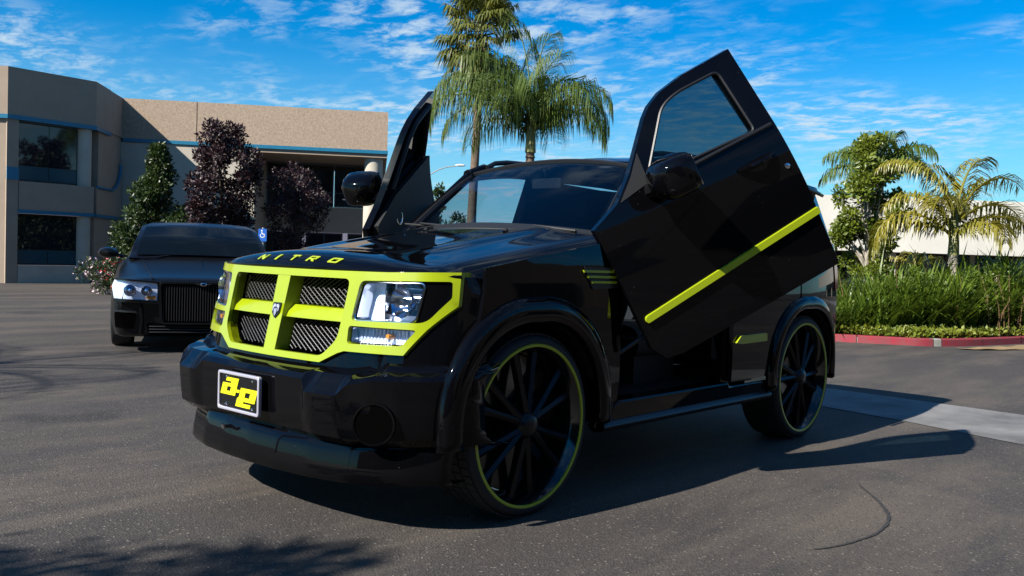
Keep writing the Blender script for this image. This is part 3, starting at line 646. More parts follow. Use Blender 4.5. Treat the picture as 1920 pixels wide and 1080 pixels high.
    pa = np.array(T((-.75, s*.84, .62))); obj('gas_strut', MB().tube([(-.57, s*.80, .60), pa], .012, 8), 'chrome' if 0 else 'satin_black', suv)

# ---------------- wheels
def make_wheel(s):
    wr = MB(); wr.lathe([(.346, .002), (.335, -.012), (.318, -.05), (.305, -.12), (.298, -.23)], (0, 0, 0), 'y', 64, s)
    wr.lathe([(.300, -.135), (.12, -.13), (.0, -.13)], (0, 0, 0), 'y', 48, s)
    w = obj('wheel', wr, 'dark_rim', suv)
    tp = [(.352, -.255), (.362, -.262), (.385, -.258), (.398, -.24), (.4005, -.20), (.4010, -.13), (.4005, -.06), (.398, -.022), (.388, -.002), (.372, .006), (.360, .004), (.354, -.004)]
    tm = MB().lathe(tp, (0, 0, 0), 'y', 80, s)
    for i in range(64):
        q = 2*pi*i/64
        for k, (yy, ww) in enumerate(((-.035, .042), (-.085, .04), (-.13, .036), (-.178, .04), (-.228, .042))):
            a = q+(.02 if k % 2 else 0); R_ = np.array([[cos(a), 0, -sin(a)], [0, 1, 0], [sin(a), 0, cos(a)]])
            tm.box(R_@np.array([.4015, 0, 0])+np.array([0, s*yy, 0]), (.006, ww, .034), R_)
    obj('tyre', tm, 'rubber', w)
    obj('rim_stripe', MB().lathe([(.3445, -.003), (.3465, .006), (.358, .008), (.361, .003)], (0, 0, 0), 'y', 80, s), 'lime_trim', w)
    for i in range(6):
        for d_ in (-1, 1):
            q = pi/2+2*pi*i/6; a0 = q+d_*.10; a1 = q+d_*.20
            p0 = np.array([.055*cos(a0), s*-.035, .055*sin(a0)]); p1 = np.array([.325*cos(a1), s*-.045, .325*sin(a1)]); t = (p1-p0)/np.linalg.norm(p1-p0); n = np.array([-t[2], 0, t[0]]); yv = np.array([0, s*1., 0])
            V = []
            for p, w_, y_ in ((p0, .017, .018), ((p0+p1)/2, .014, .010), (p1, .019, .004)):
                V += [p+n*w_-yv*.03, p+n*w_+yv*(y_-.008), p+yv*(y_+.004), p-n*w_+yv*(y_-.008), p-n*w_-yv*.03]
            F = [(i0+j, i0+(j+1) % 5, i0+5+(j+1) % 5, i0+5+j) for i0 in (0, 5) for j in range(5)]+[(4, 3, 2, 1, 0), (10, 11, 12, 13, 14)]
            obj('spoke', MB().add(V, F), 'spoke_metal', w, smooth=20)
    obj('hub_cap', MB().lathe([(.0, .008), (.03, .006), (.05, -.004), (.066, -.03), (.068, -.08)], (0, 0, 0), 'y', 28, s), 'spoke_metal', w)
    return w
def copy_part(o, parent):
    c = o.copy(); COL.objects.link(c); c.parent = parent
    for ch in o.children: copy_part(ch, c)
    return c
for s in (1, -1):
    w = make_wheel(s); w.location = (0, s*.893, WZ+.003)
    w2 = copy_part(w, suv); w2.location = (XR, s*.893, WZ+.003); w2.rotation_euler = (0, .35, 0)

# ================================================================== the setting
gm_ = MB(); gm_.grid(lambda x, y: (x, y, 0.0), np.linspace(-4000, 4000, 41), np.linspace(-4000, 4000, 41)); struct('ground', gm_, 'asphalt', smooth=0)
# pale concrete gutter crossing the lot behind the car
gut = [(-5.30, -2.6), (-5.318, -.056), (-5.153, 1.683), (-4.9, 4.2), (-4.6, 7.0), (-3.0, 7.0), (-3.45, 3.4), (-3.736, 2.002), (-4.024, 1.152), (-4.198, .415), (-4.5, -1.1), (-4.7, -2.6)]
gutter = struct('concrete_gutter', MB().solid(gut, lambda x, y, d: (x, y, .004-d), 0, (), .5), 'concrete_pale', smooth=0)
# curved tar line on the asphalt
arc = [(-1.75, 1.68), (-1.7, 1.704), (-1.45, 1.891), (-1.199, 2.025), (-.895, 2.07), (-.605, 2.027), (-.45, 1.96)]
def _cr(P, n):
    P = [np.array(p, float) for p in P]; o = []
    for i in range(len(P)-1):
        a, b, c, d = P[max(i-1, 0)], P[i], P[i+1], P[min(i+2, len(P)-1)]
        o += [.5*(2*b+(c-a)*t+(2*a-5*b+4*c-d)*t*t+(3*b-a-3*c+d)*t**3) for t in np.arange(n)/n]
    return np.array(o)
ap = _cr(arc, 14); ap += np.cumsum(rng.normal(0, .0012, ap.shape), axis=0); w_ = .003+.005*np.sin(np.linspace(0, pi, len(ap)))+rng.normal(0, .0015, len(ap)); tn = np.gradient(ap, axis=0); nn = np.stack([-tn[:, 1], tn[:, 0]], 1); nn /= np.linalg.norm(nn, axis=1)[:, None]
tl = MB(); tl.grid(lambda i, j: (*(ap[int(i)]+nn[int(i)]*w_[int(i)]*j), .004), range(len(ap)), (-1, 1)); struct('tar_line', tl, 'tar', smooth=0)

# ---------------- kerb, planting bed and what grows in it
KP = [(-9.2, -7.5), (-9.75, -4.6), (-10.63, -2.17), (-11.0, -1.35), (-11.26, -.95), (-11.75, -.66), (-12.34, -.45), (-13.3, -.19), (-15.0, .22), (-18.0, .9)]
def catmull(P, n=8):
    P = [np.array(p, float) for p in P]; out = []
    for i in range(len(P)-1):
        p0, p1, p2, p3 = P[max(i-1, 0)], P[i], P[i+1], P[min(i+2, len(P)-1)]
        for k in range(n):
            t = k/n; out.append(.5*((2*p1)+(-p0+p2)*t+(2*p0-5*p1+4*p2-p3)*t*t+(-p0+3*p1-3*p2+p3)*t**3))
    out.append(P[-1]); return np.array(out)
kc = catmull(KP, 8); kt = np.gradient(kc, axis=0); kn = np.stack([kt[:, 1], -kt[:, 0]], 1); kn /= np.linalg.norm(kn, axis=1)[:, None]
if (kn@HW[:2]).mean() < 0: kn = -kn
kerb = struct('kerb', MB().grid(lambda i, j: (*(kc[int(i)]+kn[int(i)]*[.02, .02, .14, .14][int(j)]), [0, .085, .085, 0][int(j)]), range(len(kc)), range(4)), 'kerb_grey')
i0 = 0
for n_, (a, b, m_) in enumerate(((0, 18, 'kerb_red'), (18, 33, 'kerb_red'), (33, 35, 'kerb_grey'), (35, 47, 'kerb_red'), (47, 56, 'kerb_red'), (56, 72, 'kerb_red'))):
    def kp(i, j, a=a, b=b):
        q = [(0, 0), (.006, .098), (.022, .112), (.15, .112), (.155, 0)][int(j)]
        ii = min(max(i, a+.06), b-.06); f = int(ii); t = ii-f; g = min(f+1, len(kc)-1); c = kc[f]*(1-t)+kc[g]*t; nv = kn[f]*(1-t)+kn[g]*t
        return (*(c+nv*q[0]), q[1])
    obj('kerb_piece', MB().grid(kp, np.linspace(a, b, (b-a)+1), range(5)), m_, kerb, smooth=30)
bed = MB(); bed.grid(lambda i, j: (*(kc[int(i)]+kn[int(i)]*[.15, 1.2, 3.2, 6.0][int(j)]), [.085, .13, .15, .06][int(j)]), range(len(kc)), range(4)); struct('planting_bed', bed, 'bed_soil')
dsp = [(-11.15, -.62), (-11.5, -.40), (-12.3, -.18), (-13.4, .10), (-14.6, .42), (-14.0, .75), (-12.6, .35), (-11.7, 0.0), (-11.2, -.3)]
struct('dirt_patch', MB().solid(rounded(dsp, .3), lambda x, y, d: (x, y, .008+.02*(.5+.5*sin(x*9)*sin(y*11))), 0, (), .12), 'dry_soil')

def leaf_cards(n, centre_fn, size, up_bias=.3, aspect=.45, seed=0, droop=0.0):
    """n small leaves, each a folded rhombus of two faces; centre_fn(k, rng) gives positions (k,3) and outward directions"""
    g = np.random.default_rng(seed); C, D = centre_fn(n, g)
    d = D+g.normal(0, .75, (n, 3)); d[:, 2] += up_bias; d[:, 2] -= droop; d /= np.linalg.norm(d, axis=1)[:, None]
    r = g.normal(size=(n, 3)); s = np.cross(d, r); s /= np.linalg.norm(s, axis=1)[:, None]; nrm = np.cross(d, s)
    L_ = size*g.uniform(.4, 1.6, n)[:, None]; W_ = L_*aspect
    base = C; tip = C+d*L_; m1_ = C+d*L_*.45+s*W_*.5+nrm*L_*.06; m2_ = C+d*L_*.45-s*W_*.5+nrm*L_*.06
    V = np.stack([base, m1_, tip, m2_], 1).reshape(-1, 3)
    F = np.arange(n*4).reshape(n, 4)
    mb = MB(); mb.v = [tuple(p) for p in V]; mb.f = [tuple(q) for q in np.concatenate([F[:, [0, 1, 2]], F[:, [0, 2, 3]]])]
    return mb
def clumpy(clumps, spread):
    C0 = np.array([c[:3] for c in clumps]); R0 = np.array([c[3] for c in clumps])
    def f(n, g):
        p = R0**2; i = g.choice(len(C0), n, p=p/p.sum()); v = g.normal(size=(n, 3)); v /= np.linalg.norm(v, axis=1)[:, None]
        rad = (g.uniform(0, 1, n)**.45)*R0[i]*spread; return C0[i]+v*rad[:, None], v
    return f
def stuff(o): o['kind'] = 'stuff'; return o
def limb(mb, a, b, r0, r1, wob=.06, n=5, seed=0):
    g = np.random.default_rng(seed); a, b = np.array(a, float), np.array(b, float); P = []
    for k in range(n+1):
        t = k/n; P.append(a+(b-a)*t+(g.normal(0, wob, 3) if 0 < k < n else 0))
    mb.tube(P, list(np.linspace(r0, r1, n+1)), 7)
def leafy_tree(name, label, cat, loc, height, width, clear, leafmat, barkmat, n, size, shape, seed, group=None, tr=.09, aspect=.45, nclump=60, bw=1.0):
    g = np.random.default_rng(seed); t = thing(name, label, cat, loc, 0, group); clumps = []
    for k in range(nclump):
        u = g.uniform(0, 1); prof = shape(u); a = g.uniform(0, 2*pi); r = width/2*prof*sqrt(g.uniform(.05, 1))
        clumps.append((r*cos(a), r*sin(a), clear+(height-clear)*u, width*.105*(.55+.75*g.uniform())*(.55+.6*prof)))
    tb = MB(); limb(tb, (0, 0, -.05), (.03, .02, clear+(height-clear)*.35), tr, tr*.55, .02, 6, seed)
    for k, c in enumerate(sorted(clumps, key=lambda c: -c[3])[:26]):
        z0 = clear*.8+(c[2]-clear)*.45; limb(tb, (0, 0, max(.3, z0)), c[:3], tr*.38, tr*.08, .05, 4, seed+k)
    obj('trunk', tb, barkmat, t)
    stuff(obj('crown', leaf_cards(n, clumpy(clumps, 1.25), size, seed=seed+1, aspect=aspect), leafmat, t, smooth=0, fix=False))
    return t

# queen palm: arching feather fronds with long hanging leaflets
def feather_frond(L_, az, el0, curve, nl, ll, seed, hang=.75, wid=.022, twist=0.0):
    g = np.random.default_rng(seed); P = []; p = np.zeros(3); e = el0; st = L_/22
    for k in range(23):
        P.append(p.copy()); p = p+st*np.array([cos(e)*cos(az), cos(e)*sin(az), sin(e)]); e -= curve/22*(.35+1.5*k/22)
    P = np.array(P); mb = MB(); mb.tube(P[::2], list(np.linspace(.030, .006, len(P[::2]))), 5)
    side = np.array([-sin(az), cos(az), 0])
    V = []; F = []
    for k in range(nl):
        t = .10+.88*k/nl; i = t*22; a = int(i); q = P[a]+(P[min(a+1, 22)]-P[a])*(i-a); tg_ = P[min(a+1, 22)]-P[a]; tg_ /= np.linalg.norm(tg_)
        for s in (1, -1):
            l = ll*(.45+.9*sin(pi*min(1, t*.85+.12)))*g.uniform(.8, 1.15); d = side*s*g.uniform(.55, 1.0)+tg_*g.uniform(.25, .7)+np.array([0, 0, g.uniform(-.15, .35)]); d /= np.linalg.norm(d)
            p0 = q; p1 = q+d*l*.42; dn = d*(1-hang)+np.array([0, 0, -1])*hang; dn /= np.linalg.norm(dn); p2 = p1+dn*l*.36+d*l*.05; p3 = p2+(dn*.5+np.array([0, 0, -.6]))*l*.30
            w = wid*(.6+.6*(1-t)); wv = np.cross(d, (0, 0, 1.)); wv = wv/(np.linalg.norm(wv)+1e-6)*.8+np.array([0, 0, .35]); o_ = len(V)
            V += [p0-wv*w*.4, p0+wv*w*.4, p1-wv*w, p1+wv*w, p2-wv*w*.8, p2+wv*w*.8, p3]; F += [(o_, o_+1, o_+3, o_+2), (o_+2, o_+3, o_+5, o_+4), (o_+4, o_+5, o_+6)]
    mb.add(V, F); return mb
def feather_palm(label, loc, trunk_h, r, fronds, fm_, leaf_len=.62, nl=58, lean=(0, 0), shaft=.9, group=None, wid=.024, bark='palm_bark', hang=.75):
    t = thing('feather_palm', label, 'palm tree', loc, 0, group); top = np.array([lean[0], lean[1], trunk_h])
    pts = [np.array([0, 0, -.05]), top*.33+np.array([.03, 0, 0]), top*.66, top]; tb = MB(); tb.tube(pts, [r*1.25, r, r*.95, r*.9], 12)
    for k in range(int(trunk_h*7)):
        z = .1+k/7; c = top*(z/trunk_h); tb.lathe([(r*1.04, z), (r*1.07, z+.02), (r*.98, z+.04)], (c[0], c[1], 0), 'z', 12)
    obj('trunk', tb, bark, t)
    if shaft: obj('crownshaft', MB().tube([top-np.array([0, 0, .05]), top+np.array([0, 0, shaft*.5]), top+np.array([0, 0, shaft])], [r*1.15, r*.95, r*.4], 10), 'crownshaft', t)
    for k, (az, e, L_, cv) in enumerate(fronds):
        f = feather_frond(L_, az, e, cv, nl, leaf_len, 100+k, wid=wid, hang=hang)
        o = obj('frond', f, fm_, t, smooth=0, fix=False); o.location = tuple(top+np.array([0, 0, shaft*.75*(.4+.6*(k % 5)/4)]))
    return t
def cam_az(deg):                                         # azimuth of a direction: 0 = to the right of the view, 90 = away
    v = rt*cos(radians(deg))+HW*sin(radians(deg)); return atan2(v[1], v[0])
# the tall queen palm behind the car
fr = []
gq = np.random.default_rng(11)
for a, e, l, c in ((178, 54, 4.3, 2.7), (160, 66, 4.2, 2.5), (198, 50, 3.9, 2.6), (188, 64, 4.0, 2.9), (185, 32, 2.9, 2.0), (2, 66, 3.1, 2.9), (-14, 74, 3.3, 2.8), (20, 58, 2.7, 2.6), (-38, 60, 2.9, 2.6), (42, 70, 3.4, 2.6), (92, 78, 3.3, 1.9), (-88, 74, 3.0, 2.6), (128, 74, 3.5, 2.2), (228, 66, 3.0, 2.6), (-112, 50, 2.5, 2.5), (70, 52, 2.7, 2.3), (150, 40, 2.5, 2.2), (345, 40, 2.6, 2.3), (120, 86, 4.0, 1.0), (70, 84, 3.7, 1.3), (300, 85, 3.0, 1.6), (215, 78, 3.6, 2.0)):
    fr.append((cam_az(a), radians(e), l, c))
feather_palm('tall feather palm with drooping green fronds behind the SUV roof', spot((986-960)/FPX*25, 25), 4.0, .13, fr, 'frond_queen', .80, 84, shaft=1.0, wid=.0135, hang=.8)

# fan palm: round fans on long stalks, dead leaves hanging below
def fan_leaf(az, e, stalk, rad, seed, droop=.5, folds=22):
    g = np.random.default_rng(seed); d = np.array([cos(e)*cos(az), cos(e)*sin(az), sin(e)]); mb = MB(); b = d*stalk+np.array([0, 0, -.12*stalk*max(0, cos(e))]); mb.tube([np.zeros(3), d*stalk*.55, b], [.022, .016, .012], 5)
    s = np.cross(d, (0, 0, 1.)); s /= np.linalg.norm(s)+1e-6; n = np.cross(s, d); V = []; F = []
    for k in range(folds):
        a = radians(-118+236*k/(folds-1)); l = rad*(.72+.28*cos(a*.6))*g.uniform(.88, 1.1); dd = d*cos(a)+s*sin(a); w = rad*.055
        pv = s*cos(a)-d*sin(a); m_ = b+dd*l*.62+n*.05*l*(-1)**k*.5; tip = m_+dd*l*.30+np.array([0, 0, -1])*l*droop*g.uniform(.5, 1.1); o_ = len(V)
        V += [b, m_-pv*w, m_+pv*w, tip]; F += [(o_, o_+1, o_+2), (o_+1, o_+3, o_+2)]
    mb.add(V, F); return mb
D = 37.0
fp = thing('fan_palm', 'very tall fan palm with bushy round head rising beside the feather palm', 'palm tree', spot((878-960)/FPX*D, D))
ht = 9.2
lean_ = rt*.22                                            # the trunk leans a little to the right of the view
tb = MB(); pts = [np.array([0, 0, -.05])+lean_*0, np.array([0, 0, 3.0])+lean_*.25, np.array([0, 0, 6.0])+lean_*.65, np.array([0, 0, ht])+lean_]
tb.tube(pts, [.26, .185, .165, .17], 12); obj('trunk', tb, 'palm_bark', fp)
tpf = pts[-1]
bt = MB()
for k in range(70):
    a = gq.uniform(0, 2*pi); z = gq.uniform(-.9, .7); c = tpf+np.array([.15*cos(a), .15*sin(a), z]); bt.tube([c, c+np.array([.16*cos(a), .16*sin(a), .18])], [.05, .018], 4)
obj('leaf_base', bt, 'bark', fp)
for k in range(64):
    a = gq.uniform(0, 2*pi); e = radians(gq.uniform(-50, 75)); f = fan_leaf(a, e, gq.uniform(.9, 1.45), gq.uniform(.8, 1.05), 300+k, .6, 24)
    o = obj('frond', f, 'frond_fan', fp, smooth=0, fix=False); o.location = tuple(tpf+np.array([0, 0, .55+.9*sin(e)*.6]))
for k in range(16):
    a = gq.uniform(0, 2*pi); f = fan_leaf(a, radians(gq.uniform(-75, -50)), gq.uniform(.5, .9), gq.uniform(.5, .8), 400+k, .2, 14)
    o = obj('dead_frond', f, 'frond_dead', fp, smooth=0, fix=False); o.location = tuple(tpf+np.array([0, 0, .35]))

# planting bed, right side ---------------------------------------------------
Dr = 17.5
def at_px(px, D): return (px-960)/FPX*D
leafy_tree('street_tree', 'round leafy green tree with pale trunk in the planting bed', 'tree', spot(at_px(1622, 17.0), 17.0), 3.5, 1.3, 1.0, 'leaf_tree', 'pale_bark', 13000, .075, lambda u: (.55+.9*u if u < .45 else 1.0-.75*((u-.45)/.55)**2), 21, nclump=70, tr=.06, aspect=.55)
fr = [(cam_az(a), radians(e), l, c) for a, e, l, c in ((180, 30, 1.5, 1.7), (160, 52, 1.4, 1.6), (20, 48, 1.4, 1.9), (0, 28, 1.3, 1.5), (60, 62, 1.3, 1.4), (120, 66, 1.3, 1.4), (90, 82, 1.2, .9), (200, 50, 1.4, 1.9), (330, 55, 1.4, 1.9), (270, 65, 1.3, 1.6), (230, 40, 1.2, 1.6), (300, 38, 1.2, 1.6))]
feather_palm('dark green feather palm rising behind the round leafy tree', spot(at_px(1640, 20.5), 20.5), 3.0, .10, fr, 'frond_queen', .42, 60, shaft=.5, wid=.016, bark='pale_bark')
fr = [(cam_az(a), radians(e), l, c) for a, e, l, c in ((182, 45, 1.9, 2.5), (170, 26, 1.7, 2.0), (-3, 30, 1.8, 1.9), (8, 44, 1.7, 2.3), (165, 76, 1.9, 2.0), (176, 70, 1.7, 2.3), (100, 80, 1.6, 1.0), (12, 74, 1.9, 2.1), (40, 80, 1.9, 1.6), (225, 48, 1.3, 2.2), (300, 44, 1.2, 2.3))]
feather_palm('golden green feather palm with arching fronds above the strap leaves', spot(at_px(1784, 16.0), 16.0), 1.45, .085, fr, 'frond_gold', .40, 58, shaft=.75, wid=.016, bark='pale_bark', hang=.55)
# pale trunk stumps and a boulder among the plants
for px, D_, hh, rr, lb in ((1716, 19.0, 1.0, .17, 'stout pale palm trunk standing behind the strap leaves'),):
    t_ = thing('palm_stump', lb, 'trunk', spot(at_px(px, D_), D_)); sb_ = MB(); sb_.tube([(0, 0, 0), (.02, 0, hh*.4), (0, .02, hh*.8), (.01, 0, hh*1.15)], [rr*1.5, rr*1.05, rr, rr*.95], 12); obj('trunk', sb_, 'pale_bark', t_)
    fr = [(cam_az(a), radians(e), .8, 1.9) for a, e in ((170, 50), (20, 55), (90, 70), (250, 60))]
    for k, (az, e, L_, cv) in enumerate(fr):
        o = obj('frond', feather_frond(L_, az, e, cv, 26, .3, 900+k, wid=.012), 'frond_gold', t_, smooth=0, fix=False); o.location = (0, 0, hh*1.1)
bl_ = MB(); gb = np.random.default_rng(5)
bl_.grid(lambda q, p: (.26*cos(q)*sin(p)*(1+.12*sin(3*q)), .22*sin(q)*sin(p)*(1+.1*cos(2*q+1)), .2+.24*cos(p)), np.linspace(0, 2*pi, 15), np.linspace(0, pi, 9))
o = obj('boulder', bl_, 'boulder'); o.location = tuple(spot(at_px(1740, 17.8), 17.8, .45)); tag(o, 'grey rounded boulder beside the pale palm trunk', 'rock')
bn = thing('shade_sail', 'blue grey folded metal shade leaning behind the strap leaves', 'canopy', spot(at_px(1790, 16.9), 16.9))
pm = MB().add([rt*-.22+[0, 0, .85], rt*.16+[0, 0, 1.18], rt*.20+[0, 0, .70], rt*-.20+[0, 0, .72]]+[p+HW*.05 for p in (rt*-.22+np.array([0, 0, .85]), rt*.16+np.array([0, 0, 1.18]), rt*.20+np.array([0, 0, .70]), rt*-.20+np.array([0, 0, .72]))], [(0, 1, 2, 3), (7, 6, 5, 4), (0, 4, 5, 1), (1, 5, 6, 2), (2, 6, 7, 3), (3, 7, 4, 0)]); obj('panel', pm, 'blue_grey_metal', bn)
obj('post', MB().tube([rt*.15+[0, 0, 0], rt*.15+[0, 0, .85]], .03, 8), 'galvanised', bn)

def strap_clump(n, h, spread, seed, wid=.016):
    g = np.random.default_rng(seed); V = []; F = []
    for k in range(n):
        a = g.uniform(0, 2*pi); b = np.array([g.normal(0, .07), g.normal(0, .07), 0]); l = h*g.uniform(.6, 1.2); e = radians(g.uniform(52, 88)); cv = g.uniform(.2, 1.5)*spread; p = b.copy(); s = np.array([-sin(a), cos(a), 0])*wid*g.uniform(.6, 1.3); o_ = len(V)
        for j in range(5):
            w = [.8, 1, .9, .6, .05][j]; V += [p-s*w, p+s*w]; p = p+l/4*np.array([cos(e)*cos(a), cos(e)*sin(a), sin(e)]); e -= cv*(.15+.2*j)
        F += [(o_+2*j, o_+2*j+1, o_+2*j+3, o_+2*j+2) for j in range(4)]
    return MB().add(V, F)
protos = [strap_clump(70, h, sp__, 600+i, .023) for i, (h, sp__) in enumerate(((.95, .8), (.85, 1.0), (1.05, .65), (.75, 1.1)))]
pobj = []
gp = np.random.default_rng(31)
cnt = 0
for px in np.arange(1545, 1990, 15):
    for row in range(3):
        p_ = px+gp.uniform(-8, 8)
        Dk = interp(p_, [1540, 1640, 1760, 1860, 1990], [13.4, 13.6, 13.8, 14.6, 15.4])+.75+row*.62+gp.uniform(-.15, .15); hs_ = interp(p_, [1545, 1600, 1680, 1760, 1990], [.78, .9, 1.15, 1.25, 1.25])*gp.uniform(.85, 1.12)*(.82+.12*row)
        i = int(gp.integers(4)); loc = spot(at_px(p_, Dk), Dk, .11)
        if cnt < 4: o = obj('strap_leaf_plant', protos[cnt], 'strap_leaf', smooth=0, fix=False); pobj.append(o)
        else: o = pobj[i].copy(); COL.objects.link(o)
        o.location = tuple(loc); o.rotation_euler = (0, 0, gp.uniform(0, 6.28)); o.scale = (hs_, hs_, hs_)
        tag(o, 'upright clump of bright green strap leaves behind the red kerb', 'plant', 'strap leaf clumps in the planting bed'); cnt += 1
for k, (px, D_, h_, w__, lb) in enumerate(((1662, 15.3, .85, .8, 'rounded leafy shrub among the strap leaves near the leafy tree'), (1722, 14.9, .95, .9, 'dense leafy shrub among the strap leaves below the pale trunk'), (1800, 15.4, 1.0, .9, 'leafy shrub among the strap leaves below the golden palm'), (1868, 15.6, 1.05, 1.0, 'broad leafy shrub among the strap leaves beside the dirt patch'))):
    leafy_tree('leafy_shrub', lb, 'shrub', spot(at_px(px, D_), D_, .1), h_, w__, .08, 'strap_leaf', 'bark', 2600, .075, lambda u: .9-.45*u*u, 81+k, nclump=26, tr=.03, aspect=.32)
sm_ = MB(); gd = np.random.default_rng(91)
for k in range(46):
    px = gd.uniform(1560, 1960); D_ = gd.uniform(14.4, 16.2); b_ = spot(at_px(px, D_), D_, .12); a_ = gd.uniform(0, 6.28); h_ = gd.uniform(.5, 1.15); sm_.tube([b_, b_+np.array([.05*cos(a_), .05*sin(a_), h_*.6]), b_+np.array([.16*cos(a_), .16*sin(a_), h_])], [.008, .006, .003], 4)
ds_ = obj('dry_stalks', sm_, 'frond_dead', smooth=0); stuff(ds_); ds_['label'] = 'thin dry brown stalks standing among the strap leaves'
# a few low rounded shrubs by the far path
for k, (px, D_, h_) in enumerate(((1590, 22, .62), (1642, 22.5, .62))):
    sc_ = strap_clump(110, h_, 1.3, 660+k, .012); o = obj('grass_tuft', sc_, 'strap_leaf', smooth=0, fix=False); o.location = tuple(spot(at_px(px, D_), D_)); tag(o, ['rounded tuft of fine grass left of the pale tree trunk', 'rounded tuft of fine grass right of the pale tree trunk'][k], 'plant')
# ground cover: small leaves hugging the strip just behind the kerb
def cover_pos(n, g):
    i = g.uniform(6, len(kc)-6, n); f = i.astype(int); t = (i-f)[:, None]; c = kc[f]*(1-t)+kc[f+1]*t; w = g.uniform(.13, 1.15, n)**1.0; p = c+kn[f]*w[:, None]; z = .10+g.uniform(0, .10, n)*(.4+.6*np.sin(i*3.1)**2)+.05*g.uniform(0, 1, n)
    return np.stack([p[:, 0], p[:, 1], z], 1), np.tile([0, 0, .4], (n, 1))
cv_ = obj('ground_cover', leaf_cards(26000, cover_pos, .055, .5, .6, 77), 'cover_leaf', smooth=0, fix=False); stuff(cv_); cv_['label'] = 'low yellow green ground cover along the kerb'
# pale path beyond the bed
pth = [spot(-2, 20.5)[:2], spot(30, 24)[:2], spot(30, 27)[:2], spot(-2, 22.6)[:2]]
struct('footpath', MB().solid([tuple(p) for p in pth], lambda x, y, d: (x, y, .05-d), .05, (), 2.0), 'concrete_pale')

# ---------------- long low building on the right
DR = 34.0
rb_ = thing('low_building', 'long white flat building with a dark window band under deep fascia', 'building', spot(0, DR))
def RB(l, d, z): return rt*l+HW*(d+.06*l)+np.array([0, 0, z])
def rbox(mb, l0, l1, d0, d1, z0, z1): return mb.add([RB(l, d, z) for l in (l0, l1) for d in (d0, d1) for z in (z0, z1)], [(0, 1, 3, 2), (4, 6, 7, 5), (0, 4, 5, 1), (2, 3, 7, 6), (0, 2, 6, 4), (1, 5, 7, 3)])
x0, x1 = 6.5, 42.0; xs_ = np.arange(x0, x1, 5.9)
for a in xs_: obj('fascia_panel', rbox(MB(), a+.012, a+5.888, 0, .35, 1.75, 3.82), 'white_wall', rb_)
obj('roof', rbox(MB(), x0, x1, .35, 14, 3.55, 3.75), 'white_wall', rb_)
obj('soffit', rbox(MB(), x0, x1, .05, 3.2, 1.80, 1.86), 'stucco', rb_)
obj('wall', rbox(MB(), x0, x1, 3.0, 3.2, 0, 1.80), 'cream_wall', rb_)
for k, a in enumerate(np.arange(x0+.3, x1-2, 2.45)):
    wn_ = obj('window', rbox(MB(), a+.1, a+2.3, 2.93, 2.99, .62, 1.76), 'window_frame', rb_)
    obj('pane', rbox(MB(), a+.16, a+1.17, 2.90, 2.935, .66, 1.72), 'building_glass', wn_); obj('pane', rbox(MB(), a+1.23, a+2.24, 2.90, 2.935, .66, 1.72), 'building_glass', wn_)
for a in np.arange(x0+2, x1, 5.9): obj('post', rbox(MB(), a, a+.32, .5, .8, 0, 1.80), 'stucco_light', rb_)
# distant ridge
hm = MB(); hx = np.linspace(-3600, 3600, 61)
hm.grid(lambda l, j: tuple(spot(l, 3200+[0, 500, 1500][int(j)], [-5, interp(l, [-3600, -1500, -600, 0, 600, 1200, 1700, 2200, 3600], [120, 190, 120, 150, 190, 215, 262, 290, 180])*(.5 if j == 1 else 1)*(1+.06*sin(l*.013)+.04*sin(l*.031)), -5][int(j)])), hx, (0, 1, 2)) if 0 else None
ridge = lambda l: interp(l, [-3600, -1500, -600, 0, 600, 1200, 1700, 2200, 3600], [110, 170, 110, 130, 170, 205, 262, 292, 200])*(1+.05*sin(l*.009)+.03*sin(l*.023))
hm.grid(lambda l, j: tuple(spot(l, [2900, 3250, 3700, 4300][int(j)], [-8, ridge(l)*.55, ridge(l), -8][int(j)])), hx, range(4)); struct('hills', hm, 'hill', smooth=60)

# ---------------- two-storey building on the left
BO = spot(-12.24, 28.7); UU = rt*.989+HW*.147; NN = rt*.147-HW*.989
bl2 = thing('office_building', 'two storey beige concrete office block with blue trim lines', 'building', BO)
def BP(u, n, z): return UU*u+NN*n+np.array([0, 0, z])
def bbox(mb, u0, u1, n0, n1, z0, z1): return mb.add([BP(u, n, z) for u in (u0, u1) for n in (n0, n1) for z in (z0, z1)], [(0, 1, 3, 2), (4, 6, 7, 5), (0, 4, 5, 1), (2, 3, 7, 6), (0, 2, 6, 4), (1, 5, 7, 3)])
TOP, TR0, TR1 = 5.65, 4.30, 4.41
# recessed front: exposed-aggregate parapet panels, blue line, smooth wall, deep porch
for a, b in ((-.3, 2.19), (2.215, 8.15)): obj('parapet_panel', bbox(MB(), a, b, -.32, .0, TR1+.003, TOP), 'aggregate', bl2, smooth=0)
obj('trim', bbox(MB(), 0, 8.17, -.3, .03, TR0, TR1), 'blue_trim', bl2, smooth=0)
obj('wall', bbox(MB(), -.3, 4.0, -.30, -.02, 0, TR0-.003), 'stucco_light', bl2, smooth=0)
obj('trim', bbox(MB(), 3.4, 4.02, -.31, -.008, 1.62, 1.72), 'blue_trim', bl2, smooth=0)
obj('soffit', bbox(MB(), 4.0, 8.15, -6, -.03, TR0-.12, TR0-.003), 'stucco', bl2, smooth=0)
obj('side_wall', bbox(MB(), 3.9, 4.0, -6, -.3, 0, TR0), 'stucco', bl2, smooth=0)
obj('back_wall', bbox(MB(), 4.0, 10.5, -6.2, -6.0, 0, TR0-.12), 'stucco', bl2, smooth=0) if 0 else None
obj('wall', bbox(MB(), 4.0, 8.1, -3.0, -2.8, 1.75, 2.65), 'stucco', bl2, smooth=0)
obj('wall', bbox(MB(), 4.0, 8.1, -3.0, -2.82, .0, .35), 'stucco', bl2, smooth=0)
